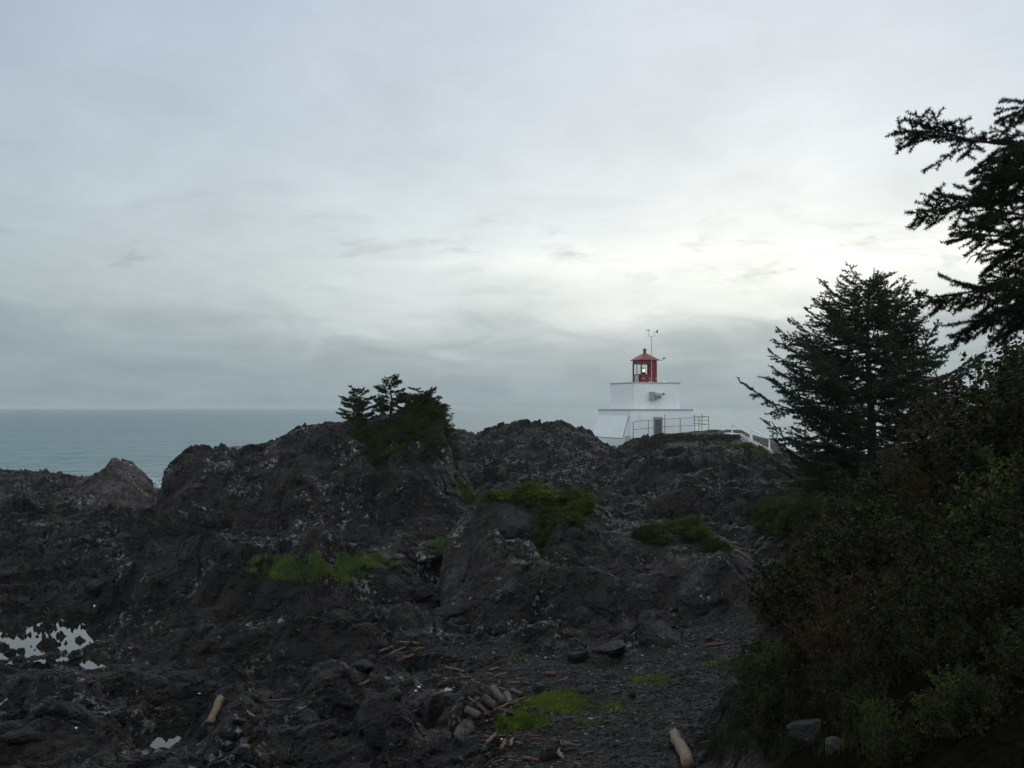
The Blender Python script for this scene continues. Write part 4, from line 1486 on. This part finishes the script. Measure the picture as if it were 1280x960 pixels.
mound_bush('low_conifer_bush', 606, 634, 640, 34.3, .28, .6, 38, 'small bush at the left tip of the slanting outcrop', FB, per=3)
mound_bush('low_conifer_bush', 670, 720, 668, 32.8, .3, .7, 39, 'thin dark bush below the bush cap of the slanting outcrop', NF, per=1.6)
mound_bush('low_conifer_bush', 836, 878, 643, 35.0, .62, .5, 40, 'rounded solitary bush on the rock right of the bush cap', FB, per=3.2)
mound_bush('low_conifer_bush', 884, 908, 672, 34.0, .22, .5, 41, 'mossy bush creeping down right of the solitary rounded bush', NF, per=1.6)
mound_bush('low_conifer_bush', 800, 830, 670, 33.8, .3, .5, 42, 'small tuft of bush left of and below the rounded bush', NF, per=2)
mound_bush('low_conifer_bush', 912, 960, 588, 88, .5, 2.4, 43, 'green bush on the slope below the white stairs', FB, per=.9, lv=.08, spread=1.8)
mound_bush('low_conifer_bush', 945, 1000, 640, 46, .5, 1.4, 44, 'dark bush on the rocks below the big spruce', NF, per=1.4)
mound_bush('low_conifer_bush', 960, 1060, 600, 40, .9, 2.4, 45, 'dark undergrowth at the foot of the big spruce', NF, per=1.4)


# ------------------------------------------------------------------ thicket of leafy shrubs on the bank at right
def shrub_proto(kind, seed, h=1.9, w=1.25, stems=46, leafmat_=None, leaf=.052, per_m=30, bare=.25, lw=.55):
    r_ = random.Random(seed)
    root = empty('leafy_shrub', (0, 0, 0), 0)
    tw = Twigs()
    for i in range(stems):
        az = r_.random() * 6.283
        q = r_.random() ** .6
        hh = h * r_.uniform(.6, 1.05) * (1 - .38 * q * q)
        b = Vector((math.cos(az) * q * w * .25, math.sin(az) * q * w * .25, 0))
        e = Vector((math.cos(az) * q * w, math.sin(az) * q * w, hh))
        mid = b.lerp(e, .5) + Vector((r_.uniform(-.1, .1), r_.uniform(-.1, .1), hh * .10))
        tw.wood.tube([b, mid, e], [.011, .007, .003], 4, False)
        for j in range(9):
            f_ = bare + (1 - bare) * (j + r_.random()) / 9
            p = b.lerp(mid, f_ * 2) if f_ < .5 else mid.lerp(e, f_ * 2 - 1)
            a2 = r_.random() * 6.283
            d = Vector((math.cos(a2), math.sin(a2), r_.uniform(.1, .9))).normalized() * r_.uniform(.14, .34)
            tw.wood.tube([p, p + d], [.004, .002], 3, False)
            tw.seg(p + d * .2, p + d)
        tw.seg(mid.lerp(e, .4), e + (e - mid).normalized() * .06)
    A, B = tw.arr()
    V, Fc = blades(A, B, per_m, leaf, leaf * lw, lean=.35, droop=.15, seed=seed, quad=True)
    mesh_np('foliage', V, Fc, leafmat_, root)
    tw.wood.build('stems', M['stem'], root)
    return root


protos = {
    'dark': [shrub_proto('dark', s_, 1.9, 1.2, 60, M['leaf_dark'], .078, 46, lw=.62) for s_ in (61, 62)],
    'red': [shrub_proto('red', s_, 2.0, 1.1, 60, M['leaf_red'], .055, 50, .25, lw=.55) for s_ in (63, 64)],
    'bright': [shrub_proto('bright', s_, 1.7, .9, 36, M['leaf_bright'], .060, 34, .3, lw=.5) for s_ in (65,)],
}
LAB = {'dark': 'dense shrub with dark glossy leaves in the thicket at lower right',
       'red': 'twiggy shrub with reddish brown leaves in the thicket on the bank',
       'bright': 'shrub with fresh yellow green leaves in the thicket on the bank'}
GRP = {'dark': 'dark leaved shrubs on the bank', 'red': 'reddish shrubs on the bank', 'bright': 'bright leaved shrubs on the bank'}
usedp = set()


def put_shrub(kind, u, d, s=1.0, label=None, sink=.15, sz=1.0, seed=0):
    r_ = random.Random(seed * 7 + int(u) * 13 + int(d * 10))
    pr = r_.choice(protos[kind])
    x_, y_ = ud(u, d)
    p = drop(x_, y_)
    if pr.name in usedp:
        o = copy_tree(pr)
    else:
        usedp.add(pr.name)
        o = pr
    o.location = (p.x, p.y, p.z - sink)
    o.rotation_euler = (r_.uniform(-.1, .1), r_.uniform(-.1, .1), r_.random() * 6.28)
    o.scale = (s, s, s * sz)
    tag(o, label or LAB[kind], 'shrub')
    if label is None:
        o['group'] = GRP[kind]
    elif 'group' in o:
        del o['group']
    return o


rs = random.Random(77)
# rows from the far edge of the bank to the near one
ROW = [
    # (distance, first u, last u, step, scale)
    (29, 1000, 1330, 60, .8), (26, 990, 1330, 58, .85), (22.5, 985, 1340, 58, .88), (19.5, 980, 1350, 60, .90), (17, 968, 1350, 62, .88), (14.8, 965, 1360, 66, .84),
    (12.8, 985, 1370, 70, .76), (11.2, 975, 1380, 72, .62), (9.8, 1040, 1400, 72, .52), (8.6, 1075, 1420, 72, .44), (7.6, 1095, 1420, 76, .38), (6.7, 1110, 1420, 80, .34), (6.0, 1120, 1440, 84, .30), (5.4, 1130, 1440, 90, .26)]
for d_, ua, ub, st, sc_ in ROW:
    u_ = ua
    while u_ < ub:
        uu_ = u_ + rs.uniform(-14, 14)
        dd_ = d_ + rs.uniform(-.6, .6)
        hi = (uu_ - 950) / 330.0
        k = 'dark'
        x0 = rs.random()
        if d_ > 10 and x0 < .42:
            k = 'red'
        elif x0 > (.86 if d_ < 14 else .80):
            k = 'bright'
        edge = 1.0 if u_ > ua + 5 else .72
        if d_ > 25:
            edge *= .75
        put_shrub(k, uu_, dd_, sc_ * edge * rs.uniform(.88, 1.1), seed=int(d_ * 3))
        u_ += st
put_shrub('dark', 1262, 12.3, 1.12, 'tallest dark leaved shrub at the right edge, just under the hanging boughs', seed=2)
put_shrub('dark', 1300, 13.5, 1.2, 'tall dark shrub cut by the right edge of the view, behind the tallest one', seed=12)
put_shrub('red', 1225, 13.6, 1.12, 'tall reddish shrub just left of the tallest dark one near the right edge', seed=13)
put_shrub('bright', 1010, 23.5, .7, 'lone yellow green shrub tip standing out left of the thicket below the big spruce', seed=3)
put_shrub('red', 962, 24.5, .62, 'small reddish shrub at the foot of the bank beside the gravel', seed=4)
put_shrub('bright', 1268, 10.2, .75, 'bright green leaved shrub at the right edge, halfway up the thicket', seed=5)
put_shrub('dark', 952, 17.2, .5, 'low dark shrub bulging over the gravel at the left foot of the thicket', seed=6)
for pr_ in sum(protos.values(), []):
    if pr_.name not in usedp:
        for c_ in list(pr_.children):
            bpy.data.objects.remove(c_)
        bpy.data.objects.remove(pr_)


# ------------------------------------------------------------------ grass, moss and small growth on the ground
def scatter_blades(name, areas, mat, label, hmin, hmax, wid, cat_kind='stuff', seed=1, ymax=60):
    """areas: (u, v, half width px, half height px, count)"""
    r_ = random.Random(seed)
    V, Fc = [], []
    for (u, v, ru, rv, cnt) in areas:
        i = 0
        while i < cnt:
            a, q = r_.random() * 6.283, r_.random() ** .72
            wob = 1 + .30 * math.sin(3 * a + u) + .15 * math.sin(5 * a + v) + .1 * math.sin(9 * a + u)
            uu_, vv_ = u + ru * q * wob * math.cos(a), v + rv * q * wob * math.sin(a)
            p, nrm = hit(uu_, vv_)
            tuft = r_.randint(5, 9)
            i += tuft
            if nrm.z < .35 or p.y > ymax or (ymax > 60 and (p.y < 85 or nrm.z < .6)):
                continue
            sc_ = (1 - .6 * q)
            for _ in range(tuft):
                b = p + Vector((r_.gauss(0, .035), r_.gauss(0, .035), -.015))
                h_ = r_.uniform(hmin, hmax) * (.5 + .5 * sc_)
                az = r_.random() * 6.283
                ln = Vector((math.cos(az), math.sin(az), 0)) * h_ * r_.uniform(.1, .6)
                sd_ = Vector((-math.sin(az), math.cos(az), 0)) * wid * r_.uniform(.7, 1.3) / 2
                k = len(V)
                m1 = b + ln * .35 + Vector((0, 0, h_ * .6))
                V += [tuple(b - sd_), tuple(b + sd_), tuple(m1 + sd_ * .7), tuple(m1 - sd_ * .7), tuple(b + ln + Vector((0, 0, h_)))]
                Fc += [(k, k + 1, k + 2), (k, k + 2, k + 3), (k + 3, k + 2, k + 4)]
    o = mesh_np(name, np.array(V), np.array(Fc), mat)
    tag(o, label, kind=cat_kind)
    return o


scatter_blades('grass', [(400, 706, 76, 13, 16000), (350, 715, 28, 11, 5000), (458, 704, 38, 8, 6000), (395, 722, 48, 8, 4000)], M['grass'],
               'bright green grass patch on the flat between the rocks', .05, .17, .013, seed=1)
scatter_blades('grass', [(552, 683, 17, 10, 3500)], M['grass'], 'small green grass tuft between the two outcrops', .05, .17, .014, seed=2)
scatter_blades('moss', [(690, 880, 44, 13, 9000), (648, 902, 34, 16, 6500), (712, 876, 24, 8, 2500)], M['moss'],
               'bright green moss and grass patch on the gravel beside the driftwood', .03, .10, .012, seed=3)
scatter_blades('moss', [(815, 850, 22, 6, 900), (800, 852, 10, 4, 300), (765, 885, 20, 6, 500), (895, 833, 16, 5, 350), (515, 812, 20, 7, 350), (640, 826, 30, 12, 300), (735, 905, 30, 6, 250)], M['moss'],
               'thin scattered green growth on the gravel', .03, .08, .012, seed=4)
scatter_blades('dry_grass', [(925, 900, 26, 26, 1500), (905, 935, 30, 20, 1800), (960, 930, 35, 22, 900), (1080, 925, 70, 30, 260), (930, 855, 14, 22, 700)], M['drygrass'],
               'long dry and green grass at the foot of the bank', .08, .24, .007, seed=5)
scatter_blades('moss', [(640, 700, 55, 40, 500), (720, 690, 60, 35, 700), (700, 715, 50, 25, 500), (860, 690, 60, 20, 500), (600, 690, 20, 40, 150), (880, 600, 50, 20, 0)], M['moss'],
               'scattered mosses in the cracks of the slanting outcrop', .03, .09, .015, seed=6)
scatter_blades('moss', [(340, 940, 40, 12, 260), (60, 935, 60, 14, 200), (285, 745, 10, 3, 80), (130, 700, 30, 10, 90), (420, 930, 25, 10, 120)], M['moss'],
               'small yellow green specks of growth on the dark rocks', .02, .05, .012, seed=7)


scatter_blades('grass', [(850, 549, 62, 5, 5000), (895, 550, 34, 6, 3000), (815, 553, 28, 4, 1200)], M['drygrass'],
               'short brown green grass on top of the lighthouse knoll', .08, .28, .05, seed=8, ymax=125)


# ------------------------------------------------------------------ loose rocks
def rock_mesh(seed, flat=.7, n=3, sharp=11):
    bm = bmesh.new()
    bmesh.ops.create_icosphere(bm, subdivisions=n, radius=1)
    r = np.random.default_rng(seed)
    N = unit(r.normal(size=(sharp, 3)))
    D = r.uniform(.62, 1.0, sharp)
    for v in bm.verts:
        p = np.array(v.co)
        dots = N @ p
        k = min(1.25, min((D[i] / dots[i]) for i in range(sharp) if dots[i] > .15) if (dots > .15).any() else 1.25)
        k *= 1 + .035 * math.sin(p[0] * 9 + seed) * math.cos(p[1] * 8 + seed)
        v.co = Vector(p * k)
        v.co.z *= flat
    me = bpy.data.meshes.new('boulder')
    bm.to_mesh(me)
    bm.free()
    return me


rock_meshes = [rock_mesh(s_, f_) for s_, f_ in ((1, .7), (2, .6), (3, .8), (4, .5), (5, .75), (6, .65))]


def put_rock(u, v, size_px, label, mat, k=0, group=None, asp=1.0, name='boulder', sink=.35, rot=None):
    p, nrm = hit(u, v)
    me = rock_meshes[k % 6].copy() if mat else rock_meshes[k % 6]
    me.materials.clear()
    me.materials.append(mat)
    o = bpy.data.objects.new(name, me)
    C.objects.link(o)
    s = size_px / 2 / F * p.y
    o.scale = (s * asp, s, s)
    r_ = random.Random(int(u * 7 + v))
    o.rotation_euler = rot or (r_.uniform(-.3, .3), r_.uniform(-.3, .3), r_.random() * 6.28)
    o.location = p + Vector((0, 0, s * (.6 - sink)))
    tag(o, label, 'rock', group)
    return o


PR, BR = M['pale_rock'], M['boulder']
put_rock(480, 702, 15, 'left one of two pale stones at the right end of the grass patch', PR, 0)
put_rock(496, 700, 17, 'right one of two pale stones at the right end of the grass patch', PR, 1)
put_rock(440, 688, 15, 'grey green stone just above the bright grass patch', PR, 2)
put_rock(527, 703, 46, 'dark angular boulder right of the grass patch below the grass tuft', M['outcrop'], 3, sink=.3)
put_rock(547, 852, 15, 'round grey stone above the tide puddle, left of the driftwood', PR, 4)
put_rock(566, 856, 15, 'dark rounded stone above the small puddle, left of the driftwood', BR, 5)
put_rock(551, 838, 13, 'black angular stone at the upper left edge of the gravel', M['outcrop'], 3)
put_rock(582, 914, 26, 'flat grey stone just below the pale driftwood log', PR, 1, asp=1.3)
put_rock(561, 924, 14, 'small bluish stone between the puddle and the flat grey stone', PR, 2)
put_rock(588, 900, 10, 'small pale stone touching the pale driftwood log', PR, 5)
put_rock(672, 862, 15, 'dark stone at the upper left edge of the moss patch', BR, 0)
put_rock(735, 866, 20, 'dark stone at the right tip of the moss patch', BR, 1)
put_rock(695, 929, 11, 'flat pale stone on the bare gravel near the bottom', PR, 3)
put_rock(690, 942, 34, 'low dark rock half buried in the gravel at the bottom', M['outcrop'], 4, asp=1.4, sink=.5)
put_rock(855, 845, 16, 'dark stone beside the green growth at right of the gravel', BR, 2)
put_rock(790, 871, 12, 'grey stone in the middle of the gravel slope', BR, 4)
put_rock(815, 878, 10, 'small light grey stone on the gravel slope', PR, 5)
put_rock(12, 820, 13, 'pointed dark stone standing in the big tide pool', M['outcrop'], 0, sink=.1)
put_rock(112, 857, 13, 'brownish round stone on the rocks below the tide pool', BR, 3)
put_rock(1012, 930, 56, 'large pale cracked rock at the foot of the thicket', M['slab'], 2, sink=.42)
put_rock(1042, 940, 28, 'smaller pale rock against the right of the large cracked rock', PR, 4, sink=.42)
put_rock(975, 920, 50, 'dark rock left of the large pale cracked rock', BR, 5, sink=.4)
put_rock(700, 812, 20, 'dark wedge of rock at the upper edge of the gravel', M['outcrop'], 1, asp=1.6, sink=.4)
put_rock(722, 826, 22, 'dark flat rock at the upper edge of the gravel, second from the left', M['outcrop'], 2, asp=1.6, sink=.4)
put_rock(765, 818, 44, 'broad dark rock at the upper edge of the gravel in its middle', M['outcrop'], 3, asp=1.5, sink=.4)
put_rock(825, 800, 46, 'long dark rock at the upper right edge of the gravel', M['outcrop'], 5, asp=1.7, sink=.4)
put_rock(888, 801, 10, 'small stone lying on the gravel below the pointed slab', BR, 0)
put_rock(240, 748, 11, 'pale knob of stone on top of the left ledge', PR, 1)
put_rock(262, 785, 9, 'small pale stone lodged on the ledge above the gully', PR, 3)
for i, (u_, v_, sz_, lab_) in enumerate((
        (75, 890, 26, 'dark loose block just below the big tide pool'), (30, 925, 30, 'dark loose block near the bottom left corner'),
        (150, 900, 22, 'dark loose block left of the bottom puddle'), (300, 905, 18, 'small dark block right of the sawn log'),
        (385, 905, 28, 'dark loose block between the sawn log and the narrow bright puddle'), (430, 880, 22, 'dark block at the near edge of the weedy gully'),
        (470, 925, 34, 'broad dark block left of the narrow bright puddle'), (455, 835, 24, 'dark block at the far edge of the weedy gully'),
        (120, 738, 22, 'dark block on the rocks above the big tide pool'), (560, 770, 30, 'dark block at the left foot of the slanting outcrop'),
        (625, 790, 24, 'dark block where the slanting outcrop meets the gravel'), (525, 748, 26, 'dark block in the cleft left of the slanting outcrop'))):
    put_rock(u_, v_, sz_, lab_, M['outcrop'], i, asp=1.0 + (i * 37 % 10) / 18, sink=.42)

# gravel: countless small stones
r = np.random.default_rng(12)
octv = np.array([(1, 0, 0), (-1, 0, 0), (0, 1, 0), (0, -1, 0), (0, 0, .7), (0, 0, -.7)], float)
octf = np.array([(0, 2, 4), (2, 1, 4), (1, 3, 4), (3, 0, 4), (2, 0, 5), (1, 2, 5), (3, 1, 5), (0, 3, 5)])
NG_ = 26000
uu_ = r.uniform(470, 985, NG_)
dd_ = 12.5 + 16.5 * r.random(NG_) ** .75
gx, gy = (uu_ - 640) / F * dd_, dd_
gz, gm, sm = ground(gx, gy)
ok = gm > .45
gx, gy, gz = gx[ok], gy[ok], gz[ok]
sz = .008 + .045 * r.random(len(gx)) ** 4
Rr = unit(r.normal(size=(len(gx), 3, 3)))
V = octv[None] * r.uniform(.6, 1.3, (len(gx), 6, 1)) * np.stack([r.uniform(.8, 1.6, len(gx)), r.uniform(.7, 1.1, len(gx)), r.uniform(.45, .8, len(gx))], -1)[:, None, :]
an = r.random(len(gx)) * 6.283
ca, sa_ = np.cos(an)[:, None], np.sin(an)[:, None]
V = np.stack([V[..., 0] * ca - V[..., 1] * sa_, V[..., 0] * sa_ + V[..., 1] * ca, V[..., 2]], -1) * sz[:, None, None]
V = V + np.stack([gx, gy, gz + sz * .2], -1)[:, None, :]
Fg = octf[None] + (np.arange(len(gx)) * 6)[:, None, None]
m, g, b = new_mat('gravel_stones')
ri = g.new('ShaderNodeNewGeometry').outputs['Random Per Island']
cc = g.ramp(ri, [(0, (.005, .006, .0065)), (.5, (.014, .0155, .016)), (.86, (.028, .031, .030)), (.97, (.07, .07, .066)), (1, (.26, .26, .24))])
g.link(cc, b.inputs['Base Color'])
b.inputs['Roughness'].default_value = .75
b.inputs['Specular IOR Level'].default_value = .12
M['gravel'] = m
o = mesh_np('gravel', V.reshape(-1, 3), Fg.reshape(-1, 3), m)
tag(o, 'dark gravel with scattered lighter stones', kind='stuff')

# ------------------------------------------------------------------ driftwood
M['log'] = simple('bleached_driftwood', (.17, .125, .085), .85, .35, 16, bdist=.01, bstr=.8)
M['log_grey'] = simple('grey_driftwood', (.085, .068, .060), .9, .35, 16, bdist=.01, bstr=.8)
M['log_red'] = simple('reddish_driftwood', (.11, .050, .030), .85, .35, 16, bdist=.01, bstr=.8)
M['cut'] = simple('sawn_log_end', (.12, .045, .03), .85, .3, 30)


def log(pa, pb, w_px, label, mat, name='driftwood_log', taper=.9, seed=0, group=None, lift=.3, cut=False, sides=10, bend=.02, ends=True):
    r_ = random.Random(seed)
    a, _ = hit(*pa)
    b, _ = hit(*pb)
    rad = w_px / 2 / F * (a.y + b.y) / 2
    a = a + Vector((0, 0, rad * (1 + lift) * .8)); b = b + Vector((0, 0, rad * (1 + lift) * .8))
    L = (b - a).length
    root = empty(name, tuple((a + b) / 2), 0, label, 'driftwood', group) if cut else None
    org = (a + b) / 2
    n = 7
    pts = [a.lerp(b, i / n) - org + Vector((r_.gauss(0, L * bend), r_.gauss(0, L * bend), r_.gauss(0, L * bend * .4))) * (0 < i < n) for i in range(n + 1)]
    t = MB()
    t.tube(pts, [rad * (1 - (1 - taper) * i / n) * r_.uniform(.9, 1.08) for i in range(n + 1)], sides)
    # lumpy, not perfectly round
    t.v = [tuple(Vector(v_) + Vector((r_.gauss(0, 1), r_.gauss(0, 1), r_.gauss(0, 1))) * rad * .13) for v_ in t.v]
    if cut:
        t.build('bark', mat, root, smooth=True)
        e = MB()
        e.tube([pts[0] - (pts[1] - pts[0]).normalized() * .004, pts[0] + (pts[1] - pts[0]).normalized() * .01], rad * .96, sides)
        e.build('sawn_end', M['cut'], root)
        return root
    o = t.build(name, mat, None, smooth=sides > 6)
    o.location = org
    tag(o, label, 'driftwood', group)
    return o


LG, LR, LN = M['log_grey'], M['log_red'], M['log']
log((622, 892), (640, 897), 6, 'brown chunk under the crossing poles of the driftwood pile', LG, seed=41, bend=.004)
log((640, 866), (652, 872), 5, 'grey chunk above the right end of the reddish pole', LG, seed=42, bend=.004)
log((588, 884), (599, 876), 4, 'short brown piece at the upper left of the driftwood pile', LR, seed=43)
log((640, 893), (628, 900), 5, 'pinkish stub below the crossing poles', LG, seed=44)
log((575, 846), (600, 858), 2.5, 'long thin grey branch lying above the driftwood pile', LG, 'driftwood_stick', seed=45)
log((560, 851), (590, 849), 2.5, 'long thin reddish branch lying above the driftwood pile', LR, 'driftwood_stick', seed=46)
log((610, 862), (640, 866), 3, 'weathered stick along the top of the driftwood pile', LR, 'driftwood_stick', seed=47)
log((487, 822), (506, 812), 3, 'thin brown stick parallel to the orange one at the upper left', LG, 'driftwood_stick', seed=48)
log((263, 915), (276, 882), 11, 'short sawn log with a red end lying on the dark rocks at left', LN, cut=True, seed=1, lift=1.0, bend=.004)
log((862, 964), (843, 924), 15, 'thick pale log lying at the bottom beside the bank grass', LN, cut=False, seed=2, bend=.006, taper=.85)
log((583, 893), (600, 902), 10, 'thick pale log lying left of the driftwood pile', LG, seed=3, bend=.004)
log((603, 878), (618, 890), 11, 'stout brown block in the middle of the driftwood pile', LG, seed=4, bend=.004)
log((616, 870), (630, 886), 9, 'upright leaning grey log at the top of the driftwood pile', LG, seed=5, bend=.004, lift=1.2)
log((633, 875), (638, 888), 9, 'short grey stub at the right of the driftwood pile', LG, seed=6, lift=.8, bend=.004)
log((606, 900), (655, 879), 3.4, 'long reddish pole lying across the driftwood pile', LR, 'driftwood_stick', seed=7, lift=3, bend=.006)
log((612, 905), (648, 886), 2.4, 'thin reddish stick just below the long reddish pole', LR, 'driftwood_stick', seed=8, lift=2)
log((598, 885), (612, 898), 5, 'reddish split piece under the left of the driftwood pile', LR, seed=9, bend=.004)
log((655, 879), (664, 877), 2, 'short pale stick at the right end of the long pole', LN, 'driftwood_stick', seed=10)
log((585, 874), (594, 881), 2.2, 'thin yellowish stick above the pale log', LN, 'driftwood_stick', seed=11)
log((572, 898), (580, 911), 1.8, 'thin bent orange stick left of the pale log', LR, 'driftwood_stick', seed=12, bend=.06)
log((541, 873), (553, 870), 5, 'short orange block beside the small puddle', LR, seed=13, bend=.004)
log((557, 838), (580, 843), 4.5, 'greyish log at the upper edge of the gravel below the sticks', LG, seed=14)
log((496, 830), (517, 822), 4, 'orange brown stick among the rocks at the upper left of the gravel', LR, seed=15)
log((475, 818), (491, 812), 4, 'greyish brown stick at the far upper left of the gravel', LG, seed=16)
log((519, 815), (530, 813), 3, 'short bright orange piece at the upper left of the gravel', LR, seed=17)
log((500, 806), (524, 808), 4, 'pale log end half hidden in the growth above the sticks', LG, seed=18)
log((330, 880), (364, 877), 3, 'weathered stick lying beside the middle puddle', LG, 'driftwood_stick', seed=19)
log((450, 861), (460, 855), 4.5, 'small orange lump of wood on the rocks left of the gravel', LR, seed=20)
log((309, 892), (318, 899), 3, 'small tan splinter right of the sawn log', LN, seed=21)
log((608, 933), (620, 922), 5, 'pale stub of wood at the lower left of the gravel', LN, seed=22)
log((627, 940), (632, 929), 5, 'tan upright splinter below the moss patch', LR, seed=23)
log((637, 935), (641, 927), 4, 'short pale chip below the moss patch', LN, seed=24)
log((654, 951), (674, 953), 4, 'brown stick near the bottom centre of the gravel', LR, seed=25)
log((696, 942), (704, 955), 4.5, 'pointed orange splinter standing at the bottom of the gravel', LN, seed=26, lift=2)
log((733, 944), (742, 943), 3, 'small orange chip on the gravel right of the splinter', LR, seed=27)
log((682, 845), (694, 847), 5, 'red brown block of wood on the gravel above the moss', LR, seed=28)
log((882, 811), (899, 809), 5, 'reddish brown wood lying below the pointed slab', LR, seed=29)
log((700, 934), (727, 935), 3.5, 'flat brown stick on the gravel right of the flat stone', LG, seed=30)
rs = random.Random(123)
for i in range(95):
    if i < 55:
        u_, v_ = rs.uniform(590, 720), rs.uniform(915, 958)
    elif i < 80:
        u_, v_ = rs.uniform(540, 660), rs.uniform(830, 862)
    else:
        u_, v_ = rs.uniform(600, 900), rs.uniform(850, 950)
    a_ = rs.uniform(-.6, .5)
    l_ = rs.uniform(4, 17)
    log((u_, v_), (u_ + l_ * math.cos(a_), v_ + l_ * math.sin(a_) * .5), rs.uniform(1.1, 2.6), 'small loose stick scattered over the gravel', (LR, LG, LN, LG)[i % 4], 'small_stick',
        seed=200 + i, group='small sticks scattered over the gravel', sides=5, bend=.03)
# stray pale dots: shells on the rocks and gravel are tiny stones
for i, (u_, v_) in enumerate(((627, 926), (686, 931), (524, 861), (249, 869), (118, 760), (95, 912), (520, 866))):
    put_rock(u_, v_, 3.0, 'tiny white shell or pebble on the dark shore', M['white'], i, 'tiny white pebbles on the dark shore', name='white_pebble', sink=.1)

# ------------------------------------------------------------------ sea haze
t = MB()
t.box(-56000, 56000, -300, 52000, -10.5, 20.5)
m = bpy.data.materials.new('sea_haze')
m.use_nodes = True
m.node_tree.nodes.clear()
g = NG(m.node_tree)
out = g.new('ShaderNodeOutputMaterial')
pv = g.new('ShaderNodeVolumePrincipled')
pv.inputs['Color'].default_value = (.86, .95, .94, 1)
pv.inputs['Density'].default_value = 0.00014
g.link(pv.outputs[0], out.inputs['Volume'])
haze = t.build('haze', m)
tag(haze, 'thin sea haze', kind='stuff')
